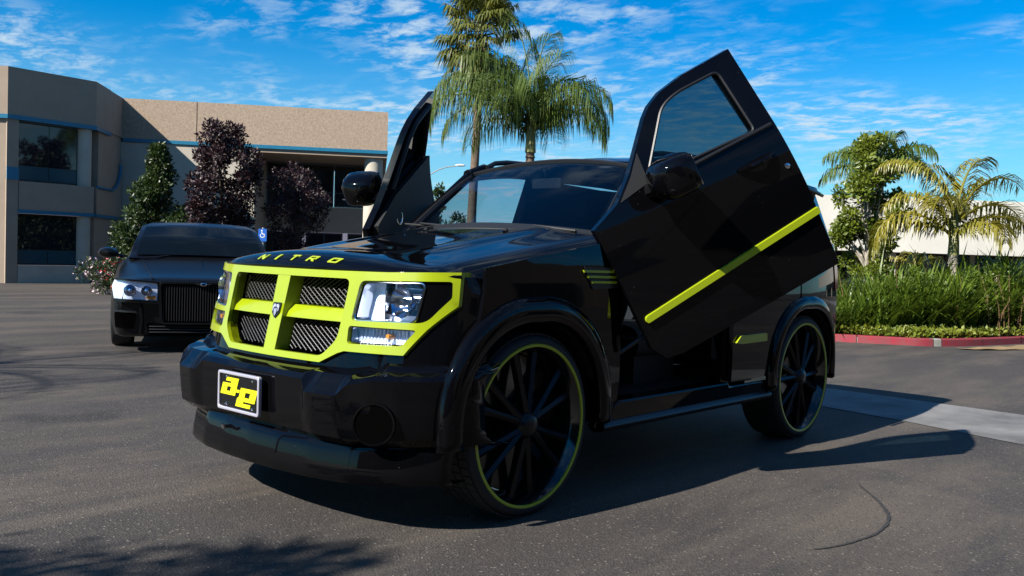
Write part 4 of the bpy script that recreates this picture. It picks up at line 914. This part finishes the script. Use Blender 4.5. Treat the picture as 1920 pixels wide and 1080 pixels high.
obj('wall', bbox(MB(), 7.55, 8.1, -3.0, -2.81, 2.65, 4.2), 'stucco', bl2, smooth=0)
for (u0, u1, z0, z1) in ((4.05, 5.2, 2.66, 4.1), (5.2, 6.35, 2.66, 4.1), (6.35, 7.5, 2.66, 4.1), (4.05, 5.3, .36, 1.74), (5.4, 6.7, .36, 1.74), (6.85, 8.0, .36, 1.74)):
    wn_ = obj('window', bbox(MB(), u0+.01, u1-.01, -2.97, -2.88, z0, z1), 'window_frame', bl2, smooth=0)
    zm = z0+(z1-z0)*.34
    for (p, q) in ((z0+.05, zm-.02), (zm+.02, z1-.05)):
        obj('pane', bbox(MB(), u0+.06, (u0+u1)/2-.02, -2.90, -2.865, p, q), 'building_glass', wn_, smooth=0); obj('pane', bbox(MB(), (u0+u1)/2+.02, u1-.06, -2.90, -2.865, p, q), 'building_glass', wn_, smooth=0)
obj('end_wall', bbox(MB(), 7.92, 8.13, -6, -2.8, 0, TR0-.12), 'stucco', bl2, smooth=0)
cl = MB(); cl.lathe([(.30, 0), (.30, TR0-.01)], tuple(BP(7.72, -.42, 0)), 'z', 32); obj('column', cl, 'stucco_light', bl2)
obj('roof', bbox(MB(), -14, 8.1, -9, -.33, TOP-.5, TOP-.35), 'stucco', bl2, smooth=0)
# projecting left wing with a cut corner
A_, B_ = np.array([-1.70, 4.45]), np.array([0.0, 2.77]); ch = (B_-A_)/np.linalg.norm(B_-A_); cnv = np.array([-ch[1], ch[0]]); cl_ = np.linalg.norm(B_-A_)
if cnv@np.array([1, 1]) < 0: cnv = -cnv
def CP(l, o, z): q = A_+ch*l+cnv*o; return BP(q[0], q[1], z)                 # along the cut corner
def cbox(mb, l0, l1, o0, o1, z0, z1): return mb.add([CP(l, o, z) for l in (l0, l1) for o in (o0, o1) for z in (z0, z1)], [(0, 1, 3, 2), (4, 6, 7, 5), (0, 4, 5, 1), (2, 3, 7, 6), (0, 2, 6, 4), (1, 5, 7, 3)])
def band(z0, z1, out, mat_, name, th=.3):
    o1 = out; pts = [(-14, 4.45+o1), (A_[0]+o1*.41, A_[1]+o1), (B_[0]+o1, B_[1]+o1*.41), (o1, 1.35)]; pin = [(-14, 4.45-th), (A_[0]-th*.41, A_[1]-th), (B_[0]-th, B_[1]-th*.41), (-th, 1.35)]
    for k in range(3):
        V = [BP(*pts[k], z0), BP(*pts[k+1], z0), BP(*pts[k+1], z1), BP(*pts[k], z1), BP(*pin[k], z0), BP(*pin[k+1], z0), BP(*pin[k+1], z1), BP(*pin[k], z1)]
        obj(name, MB().add(V, [(0, 1, 2, 3), (7, 6, 5, 4), (3, 2, 6, 7), (0, 4, 5, 1), (0, 3, 7, 4), (1, 5, 6, 2)]), mat_, bl2, smooth=0)
band(TR1+.003, TOP, 0.0, 'stucco', 'parapet_panel'); band(TR0, TR1, .03, 'blue_trim', 'trim', .34)
obj('side_wall', bbox(MB(), -.34, -.06, -.4, 2.3, 0, TOP-.01), 'stucco', bl2, smooth=0)
obj('parapet_panel', bbox(MB(), -.30, -.02, .002, 1.347, TR1+.003, TOP-.004), 'stucco', bl2, smooth=0)
# balcony front that sweeps up in a quarter round against the wall
q_ = [(2.6, 1.95), (0.02, 1.95), (0.02, 3.75)]+[(.25+1.0*(1-cos(t)), 3.55-.85*sin(t)) for t in np.linspace(0, pi/2, 10)]+[(2.6, 2.70)]
obj('balcony_front', MB().solid(q_, lambda n, z, d: BP(.0-d, n, z), .12, (), .4), 'stucco', bl2, smooth=0)
obj('trim', MB().tube([BP(.02, .25+1.0*(1-cos(t)), 3.56-.85*sin(t)) for t in np.linspace(0, pi/2, 10)]+[BP(.02, 2.6, 2.71)], .04, 6), 'blue_trim', bl2)
obj('trim', bbox(MB(), -.05, .02, .02, 2.66, 1.86, 1.945), 'blue_trim', bl2, smooth=0)
obj('wall', bbox(MB(), -.2, -.05, .02, 2.6, 0, 1.86), 'stucco', bl2, smooth=0)
obj('roof', MB().add([BP(u, n, z) for z in (TR1+.2, TR1+.3) for u, n in ((-14, -.33), (-.2, -.33), (-.2, 2.6), (-1.75, 4.2), (-14, 4.2))], [(0, 1, 2, 3, 4), (9, 8, 7, 6, 5)]+[(k, (k+1) % 5, 5+(k+1) % 5, 5+k) for k in range(5)]), 'stucco', bl2, smooth=0)
# cut corner: windows above and below, spandrel, base
obj('spandrel', cbox(MB(), .32, cl_-.02, -.25, -.02, 1.95, 2.70), 'stucco', bl2, smooth=0)
obj('trim', cbox(MB(), .30, cl_, -.25, .0, 1.86, 1.947), 'blue_trim', bl2, smooth=0)
obj('base_panel', cbox(MB(), .32, cl_-.30, -.25, -.03, .0, .47), 'stucco_light', bl2, smooth=0)
obj('pier', cbox(MB(), .0, .30, -.30, -.02, 0, TR0-.003), 'stucco', bl2, smooth=0)
obj('trim', cbox(MB(), .0, .31, -.30, .0, 2.72, 3.05), 'blue_trim', bl2, smooth=0)
pc = CP(cl_-.20, -.24, 0); obj('column', MB().lathe([(.19, 0), (.19, 1.855)], tuple(pc), 'z', 24), 'stucco_light', bl2); obj('column', MB().lathe([(.19, 2.70), (.19, TR0-.005)], tuple(pc), 'z', 24), 'stucco_light', bl2)
for (z0, z1, nm) in ((2.72, TR0-.01, 'u'), (.48, 1.855, 'l')):
    wn_ = obj('window', cbox(MB(), .31, cl_-.28, -.34, -.26, z0, z1), 'window_frame', bl2, smooth=0)
    for k in range(2):
        l0 = .35+k*(cl_-.66)/2; l1 = l0+(cl_-.70)/2
        obj('pane', cbox(MB(), l0, l1, -.27, -.245, z0+.42, z1-.04), 'building_glass', wn_, smooth=0)
        obj('pane', cbox(MB(), l0, l1, -.27, -.243, z0+.04, z0+.40), 'blue_panel', wn_, smooth=0)
# main front of the wing, facing the lot
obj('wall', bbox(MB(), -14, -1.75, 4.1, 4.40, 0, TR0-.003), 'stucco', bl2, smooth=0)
for k in range(5):
    u0 = -4.2-k*2.3
    for (z0, z1) in ((2.72, 4.2), (.5, 1.85)):
        wn_ = obj('window', bbox(MB(), u0, u0+1.9, 4.38, 4.43, z0, z1), 'window_frame', bl2, smooth=0); obj('pane', bbox(MB(), u0+.06, u0+.93, 4.42, 4.445, z0+.06, z1-.06), 'building_glass', wn_, smooth=0); obj('pane', bbox(MB(), u0+.97, u0+1.84, 4.42, 4.445, z0+.06, z1-.06), 'building_glass', wn_, smooth=0)
obj('floor_slab', bbox(MB(), 0, 8.2, -6, .4, 0, .06), 'concrete_pale', bl2, smooth=0)

# ---------------- trees in front of it
cone = lambda u: .75+.35*u if u < .25 else max(.08, 1.0-1.0*((u-.25)/.75)**1.25)
leafy_tree('evergreen_tree', 'bushy dark green tree against the beige wall behind the sedan', 'tree', spot(at_px(292, 24.5), 24.5), 3.7, 2.05, .35, 'leaf_dark', 'bark', 22000, .088, cone, 41, nclump=110, tr=.09, aspect=.6)
upr = lambda u: .55+.65*u if u < .6 else 1.0-.55*((u-.6)/.4)**2
leafy_tree('plum_tree', 'tall purple leaf plum tree rising above the blue trim line', 'tree', spot(at_px(412, 24.0), 24.0), 4.35, 1.75, .5, 'leaf_plum', 'bark', 20000, .088, upr, 42, nclump=100, tr=.08, aspect=.5)
vase = lambda u: .35+.95*u if u < .55 else 1.0-.45*((u-.55)/.45)**2
leafy_tree('plum_tree', 'smaller purple leaf plum tree in front of the shaded porch', 'tree', spot(at_px(552, 25.5), 25.5), 3.35, 1.7, .85, 'leaf_plum', 'bark', 12000, .072, vase, 43, nclump=65, tr=.06, aspect=.42)
# flowering bush by the wall
fb = thing('flowering_bush', 'small bush with pale flowers beside the sedan mirror', 'bush', spot(at_px(196, 20.5), 20.5))
cb_ = [(gp.normal(0, .18), gp.normal(0, .18), .18+gp.uniform(0, .45), .17) for _ in range(14)]
stuff(obj('crown', leaf_cards(1500, clumpy(cb_, 1.2), .07, seed=9), 'leaf_dark', fb, smooth=0, fix=False)); stuff(obj('blossom', leaf_cards(420, clumpy(cb_, 1.45), .05, seed=10, aspect=.9), 'flower_pale', fb, smooth=0, fix=False)); obj('stem', MB().tube([(0, 0, 0), (.02, 0, .3)], .03, 6), 'bark', fb)
fb = thing('flowering_bush', 'small bush with red flowers right of the sedan mirror', 'bush', spot(at_px(235, 20.0), 20.0))
cb_ = [(gp.normal(0, .2), gp.normal(0, .2), .2+gp.uniform(0, .5), .16) for _ in range(12)]
stuff(obj('crown', leaf_cards(1300, clumpy(cb_, 1.2), .07, seed=12), 'leaf_dark', fb, smooth=0, fix=False)); stuff(obj('blossom', leaf_cards(200, clumpy(cb_, 1.45), .05, seed=13, aspect=.9), 'flower_red', fb, smooth=0, fix=False)); obj('stem', MB().tube([(0, 0, 0), (.02, 0, .3)], .03, 6), 'bark', fb)

# accessible-parking sign
Ds = 22.0; sg = thing('parking_sign', 'small blue accessible parking sign on a post behind the sedan', 'sign', spot(at_px(490, Ds), Ds))
zc_ = 1.14+(464-440)*Ds/FPX
obj('post', MB().tube([HW*.03, HW*.03+[0, 0, zc_+.18]], .025, 8), 'galvanised', sg)
SP = lambda x, z, d: tuple(rt*x-HW*(.02-d)+np.array([0, 0, zc_+z]))
bd = obj('board', MB().solid(rounded([(-.10, -.15), (.10, -.15), (.10, .15), (-.10, .15)], .015), SP, .01, (), .2), 'sign_blue', sg)
SQ = lambda x, z, d: tuple(rt*x-HW*(.024-d)+np.array([0, 0, zc_+z+.02]))
sy = MB(); sy.solid(circ(0, -.025, .058, 24, radians(150), radians(400))+list(reversed(circ(0, -.025, .042, 24, radians(150), radians(400)))), SQ, .004, (), .1)
sy.solid(circ(-.015, .088, .017, 14), SQ, .004, (), .1); sy.solid([(-.022, .066), (-.004, .066), (.0, .015), (.042, .015), (.062, -.05), (.048, -.056), (.03, -.002), (-.018, -.002)], SQ, .004, (), .1)
obj('symbol', sy, 'sign_white', bd, smooth=0)

# street lamp beyond the lot
Dl = 70.0; lm = thing('street_lamp', 'tall street lamp with a curved arm beyond the raised passenger door', 'street lamp', spot(at_px(770, Dl), Dl))
zl = lambda py, px: 1.14+(472+(px-720)*.0323-py)*Dl/FPX
lt = lambda px: rt*((px-770)/FPX*Dl)
obj('pole', MB().tube([(0, 0, 0), (0, 0, 4), lt(772)+[0, 0, zl(352, 772)]], [.12, .10, .07], 8), 'galvanised', lm)
obj('arm', MB().tube([lt(771)+[0, 0, zl(355, 771)], lt(785)+[0, 0, zl(341, 785)], lt(800)+[0, 0, zl(328, 800)], lt(815)+[0, 0, zl(319, 815)], lt(830)+[0, 0, zl(314, 830)], lt(848)+[0, 0, zl(312, 848)]], .045, 7), 'galvanised', lm)
hd_ = MB(); c_ = lt(856)+np.array([0, 0, zl(311, 856)])
hd_.grid(lambda t, q: tuple(c_+rt*(.42*t)+(HW*.16*cos(q)+np.array([0, 0, .12*sin(q)*(1.0 if sin(q) > 0 else .6)]))*sqrt(max(0, 1-t*t))*(1 if t < 0 else 1)), np.linspace(-1, 1, 11), np.linspace(0, 2*pi, 13)); obj('lamp_head', hd_, 'lamp_grey', lm)
# little trees far behind the car
for k, (px, D_, h_, w__, lb) in enumerate(((818, 46, 4.4, 2.2, 'small dark tree beyond the raised passenger door'), (852, 52, 3.4, 3.2, 'low dark tree seen through the windscreen'))):
    leafy_tree('far_tree', lb, 'tree', spot(at_px(px, D_), D_), h_, w__, .6, 'leaf_dark', 'bark', 3500, .16, cone, 61+k, nclump=30, tr=.1)

# ================================================================== matte black sedan behind
hv = rt*sin(radians(20))-HW*cos(radians(20))
sd = thing('sedan', 'matte black four door sedan with slatted grille parked behind the SUV', 'car', spot(at_px(381, 9.75), 9.75), atan2(hv[1], hv[0]))
# stations: x (0 at the nose), half width, top, bottom
SX = [-.03, -.10, -.30, -.85, -1.45, -2.2, -3.2, -4.1, -4.6, -4.93, -5.0]
SW = [.80, .865, .915, .94, .945, .945, .945, .935, .90, .86, .80]
ST = [.735, .775, .805, .87, .965, 1.0, 1.02, 1.03, 1.03, 1.0, .93]
SB = [.20, .17, .16, .17, .19, .20, .20, .20, .20, .24, .30]
def sbody(x, j):
    w, t, b = (interp(-x, [-q for q in SX], A) for A in (SW, ST, SB)); h = t-b
    prof = [(0, t+.02), (.40*w, t+.018), (.70*w, t+.005), (.90*w, t-.03), (.975*w, t-.09), (1.0*w, t-.20), (1.0*w, t-.42), (.985*w, b+.12), (.955*w, b+.02), (.90*w, b), (0, b)]
    k = int(j)
    if k <= 10: y, z = prof[k]
    else: y, z = prof[20-k]; y = -y
    return (x, y, z)
xs3 = sorted(set(list(np.linspace(-.03, -.4, 9))+list(np.linspace(-.5, -4.6, 26))+[-4.75, -4.93, -5.0]), reverse=True)
bm3 = MB().grid(sbody, xs3, range(21)); n3 = 21
bm3.f.append(tuple(range(20))); bm3.f.append(tuple((len(xs3)-1)*21+k for k in range(20)))
body = obj('body', bm3, 'matte_black_paint', sd, smooth=40)
def cut_cyl(o, cyls):
    cm_ = MB()
    for (x, y0, y1, r, z) in cyls:
        q = [2*pi*k/40 for k in range(40)]; V = [(x+r*cos(a), y0, z+r*sin(a)) for a in q]+[(x+r*cos(a), y1, z+r*sin(a)) for a in q]
        cm_.add(V, [tuple(range(39, -1, -1)), tuple(range(40, 80))]+[(k, (k+1) % 40, 40+(k+1) % 40, 40+k) for k in range(40)])
    c = obj('cutter', cm_, 'black_hole', sd); md = o.modifiers.new('c', 'BOOLEAN'); md.object = c; md.operation = 'DIFFERENCE'; md.solver = 'EXACT'
    dg = bpy.context.evaluated_depsgraph_get(); me = bpy.data.meshes.new_from_object(o.evaluated_get(dg)); o.modifiers.clear(); o.data = me; bpy.data.objects.remove(c)
try: cut_cyl(body, [(x, s*.62, s*1.2, .385, .36) for x in (-.92, -3.96) for s in (1, -1)])
except Exception as e: print('cut', e)
# greenhouse
def green(x, j):
    t = interp(-x, [1.42, 1.75, 2.15, 2.6, 3.1, 3.5, 3.9, 4.2], [.96, 1.20, 1.385, 1.435, 1.43, 1.37, 1.20, 1.02]); f = min(1, max(0, (t-.96)/.42)); w = interp(-x, [1.42, 2.15, 3.2, 4.2], [.80, .70, .70, .78])
    prof = [(0, t+.012*f), (.55*w, t+.004*f), (.85*w, t-.012*f), (w, t-.05*f), (w+.13*f, .985), (w+.13*f, .93)]
    k = int(j); y, z = prof[k] if k <= 5 else (-prof[10-k][0], prof[10-k][1]); return (x, y, min(z, t+.02))
obj('roof', MB().grid(green, np.concatenate([np.linspace(-1.42, -2.15, 9), np.linspace(-2.25, -3.4, 9), np.linspace(-3.5, -4.2, 8)]), range(11)), 'matte_black_paint', sd, smooth=45)
def sws(u, v):
    x = -1.45-.66*v; t = interp(-x, [1.42, 1.75, 2.15], [.96, 1.20, 1.385]); w = interp(-x, [1.42, 2.15], [.80, .70])-.07; return (x+.012+.02*(1-u*u)*.6, u*w, t+.012-.012*u*u+.006)
obj('windscreen', MB().grid(sws, np.linspace(-1, 1, 17), np.linspace(.06, .97, 9)), 'dark_glass', sd)
for s in (1, -1):
    def sidew(x, v, s=s):
        t = interp(-x, [1.42, 1.75, 2.15, 2.6, 3.1, 3.5, 3.9, 4.2], [.96, 1.20, 1.385, 1.435, 1.43, 1.37, 1.20, 1.02]); w = interp(-x, [1.42, 2.15, 3.2, 4.2], [.80, .70, .70, .78]); f = min(1, max(0, (t-.96)/.42)); return (x, s*(w+.13*f*(1-v)+.006), 1.0+(max(1.03, t-.09)-1.0)*v)
    obj('side_window', MB().grid(sidew, np.linspace(-1.95, -2.70, 8), np.linspace(.08, .95, 5)), 'dark_glass', sd); obj('side_window', MB().grid(sidew, np.linspace(-2.80, -3.6, 8), np.linspace(.08, .95, 5)), 'dark_glass', sd)
    # headlight cluster
    def hsurf(y, z): return -.018-.075*max(0, (abs(y)-.70)/.165)**2-.04*(z-.5)
    HP = rounded([(s*.455, .735), (s*.87, .775), (s*.90, .70), (s*.875, .560), (s*.455, .540)], .02)
    hl3 = obj('headlight', MB().solid(HP, lambda y, z, d: (hsurf(y, z)+.012-d, y, z), .03, (), .03), 'reflector', sd)
    obj('lens', MB().solid(HP, lambda y, z, d: (hsurf(y, z)+.055-d, y, z), .004, (), .06), 'lamp_glass', hl3)
    for yy, rr in ((.56, .055), (.72, .062)):
        bz = MB(); bz.lathe([(rr, .04), (rr*.92, .045), (rr*.55, .012), (.0, .0)], (hsurf(yy, .65)+.006, s*yy, .66), 'x', 22); obj('lamp_bowl', bz, 'chrome', hl3)
        bb = MB(); bb.lathe([(0, .045), (rr*.35, .035), (rr*.45, .012)], (hsurf(yy, .65)+.006, s*yy, .66), 'x', 14); obj('bulb', bb, 'chrome', hl3)
    obj('turn_signal', MB().solid([(s*.47, .605), (s*.56, .602), (s*.56, .572), (s*.47, .570)], lambda y, z, d: (hsurf(y, z)+.03-d, y, z), .012, (), .05), 'amber', hl3)
    obj('brow', MB().solid([(s*.43, .755), (s*.87, .785), (s*.87, .765), (s*.43, .737)], lambda y, z, d: (hsurf(y, z)+.045-d, y, z), .05, (), .05), 'matte_black_paint', sd, bevel=.006)
    obj('bumper_ledge', MB().solid([(s*.42, .555), (s*.87, .575), (s*.885, .545), (s*.42, .520)], lambda y, z, d: (hsurf(y, z)+.055-d, y, z), .05, (), .05), 'matte_black_paint', sd, bevel=.008)
    fgp = obj('fog_pocket', MB().solid(rounded([(s*.66, .42), (s*.87, .43), (s*.86, .27), (s*.68, .26)], .02), lambda y, z, d: (hsurf(y, z)+.018-d, y, z), .02, (), .05), 'black_hole', sd)
    obj('fog_trim', MB().solid([(s*.655, .445), (s*.88, .455), (s*.88, .437), (s*.655, .425)], lambda y, z, d: (hsurf(y, z)+.032-d, y, z), .03, (), .05), 'satin_black', fgp)
    obj('bumper_rib', MB().tube([(hsurf(s*.60, .5)+.01, s*.615, .52), (hsurf(s*.60, .35)+.02, s*.60, .36), (hsurf(s*.6, .25)+.015, s*.61, .21)], .018, 6), 'matte_black_paint', sd)
    # mirror
    mz = MB().grid(lambda q, j: (-1.50+[-.07, -.07, .0, .07, .09][int(j)], s*(1.03+.115*cos(q)*[0, .95, 1, .8, 0][int(j)]), 1.03+.07*sin(q)*[0, .95, 1, .75, 0][int(j)]), np.linspace(0, 2*pi, 17), range(5)); mm = obj('wing_mirror', mz, 'matte_black_paint', sd)
    obj('mirror_arm', MB().tube([(-1.50, s*.86, .99), (-1.50, s*.96, 1.01)], .025, 6), 'matte_black_paint', mm)
    for x in (-.92, -3.96):
        wh = MB(); wh.lathe([(.26, .0), (.25, -.03), (.24, -.20)], (x, s*.935, .36), 'y', 40, s); wh.lathe([(.0, -.03), (.24, -.04)], (x, s*.935, .36), 'y', 10, s)
        for k in range(10):
            a = 2*pi*k/10; wh.tube([(x+.05*cos(a), s*.925, .36+.05*sin(a)), (x+.25*cos(a), s*.93, .36+.25*sin(a))], .016, 5)
        wo_ = obj('wheel', wh, 'dark_rim', sd); ty = MB(); ty.lathe([(.255, -.005), (.30, .008), (.345, -.004), (.360, -.03), (.360, -.20), (.34, -.225), (.25, -.22)], (x, s*.935, .36), 'y', 48, s); obj('tyre', ty, 'rubber', wo_)
    obj('wheel_arch', MB().grid(lambda q, y: (-.92+.385*cos(q), s*y, .36+.385*sin(q)), np.linspace(0, pi, 17), (.60, .93)), 'black_hole', sd)
# grille: frame and upright slats
GRP = rounded([(-.42, .735), (.42, .735), (.40, .33), (-.40, .33)], .04)
gs = lambda y, z: -.012+.02*(1-(y/.45)**2)-.06*(z-.5)*.5
gr3 = obj('grille_frame', MB().solid(rounded([(-.445, .758), (.445, .758), (.425, .31), (-.425, .31)], .05), lambda y, z, d: (gs(y, z)+.045-d, y, z), .05, [GRP], .05), 'matte_black_paint', sd, bevel=.008)
obj('grille_backing', MB().solid(GRP, lambda y, z, d: (gs(y, z)+.0-d, y, z), .01, (), .1), 'black_hole', gr3)
for y in np.arange(-.39, .395, .026): obj('grille_slat', MB().tube([(gs(y, .71)+.022, y, .72), (gs(y, .5)+.024, y, .52), (gs(y, .35)+.022, y, .345)], .006, 6), 'satin_black', gr3)
bg_ = MB(); bg_.grid(lambda q, j: (gs(0, .74)+.05+[0, .012, .016][int(j)], .035*cos(q)*[1.1, 1, .6][int(j)], .735+.017*sin(q)*[1.1, 1, .6][int(j)]), np.linspace(0, 2*pi, 21), range(3)); bd3 = obj('badge', bg_, 'chrome', sd)
for s in (1, -1): obj('badge_wing', MB().solid([(s*.035, .742), (s*.085, .747), (s*.075, .733), (s*.04, .728)], lambda y, z, d: (gs(0, .74)+.056-d, y, z), .008, (), .1), 'chrome', bd3)
it3 = obj('lower_intake', MB().solid(rounded([(-.56, .315), (.56, .315), (.53, .195), (-.53, .195)], .02), lambda y, z, d: (-.008-.10*max(0, (abs(y)-.4)/.4)**2+.012-d, y, z), .02, (), .06), 'black_hole', sd)
for z in (.225, .255, .285): obj('intake_slat', MB().tube([(-.008-.10*max(0, (abs(y)-.4)/.4)**2+.02, y, z) for y in np.linspace(-.53, .53, 13)], .008, 6), 'satin_black', it3)
for s in (1, -1):
    cr = MB(); cr.tube([(-.06, s*.50, .785), (-.6, s*.56, .85), (-1.40, s*.66, .965)], .008, 6); obj('hood_crease', cr, 'matte_black_paint', sd)
obj('hood_crease', MB().tube([(-.04, 0, .765), (-.7, 0, .875), (-1.40, 0, .985)], .010, 6), 'matte_black_paint', sd)
obj('wiper', MB().tube([(-1.40, -.62, .985), (-1.50, -.30, 1.02), (-1.52, -.05, 1.035)], .008, 6), 'satin_black', sd)

# ================================================================== round the viewpoint, outside the picture: seen as shadows and in the paint
ob = thing('warehouse', 'plain beige warehouse facing the cars across the lot, outside the picture', 'building', (0, 17, 0))
def wbox(mb, a, b): return mb.box([(a[i]+b[i])/2 for i in range(3)], [b[i]-a[i] for i in range(3)])
for k in range(9): obj('wall_panel', wbox(MB(), (-34+k*6+.02, 0, 0), (-28+k*6-.02, .3, 5.2)), 'stucco', ob, smooth=0)
for k in range(9):
    d_ = obj('loading_door', wbox(MB(), (-33+k*6, -.06, 0), (-30+k*6, -.01, 2.9)), 'window_frame', ob, smooth=0)
obj('roof', wbox(MB(), (-34, .3, 5.0), (20, 14, 5.2)), 'stucco', ob, smooth=0)
ob2 = thing('added_dark_block', 'tall dark block added behind the viewpoint, outside the picture, for dark paint reflections', 'building', (15, 13, 0), radians(-49))  # unseen block, added so the black paint mirrors something dark and less sky
obj('wall', wbox(MB(), (-11, 0, 0), (11, .4, 9.5)), 'dark_block_wall', ob2, smooth=0); obj('roof', wbox(MB(), (-11, .4, 9.2), (11, 9, 9.5)), 'dark_block_wall', ob2, smooth=0)
for k in range(7):
    for z in (1, 4, 7): w_o = obj('window', wbox(MB(), (-10.4+k*3, -.05, z), (-8.2+k*3, -.01, z+1.6)), 'building_glass', ob2, smooth=0)
fr = [(cam_az(a), radians(e), 2.8, 2.0) for a, e in ((0, 30), (60, 40), (130, 35), (200, 45), (250, 30), (310, 40))]
feather_palm('feather palm outside the picture whose fronds shade the lot near the sedan', (7.9, -6.9, 0), 5.4, .14, fr, 'frond_queen', .5, 30, wid=.014)
leafy_tree('street_tree', 'round tree added outside the picture to shade the nearest asphalt', 'tree', (8.3, -.4, 0), 5.6, 2.6, 3.0, 'leaf_tree', 'bark', 4200, .11, cone, 71, tr=.1)  # unseen tree, put in for the shade it casts on the foreground
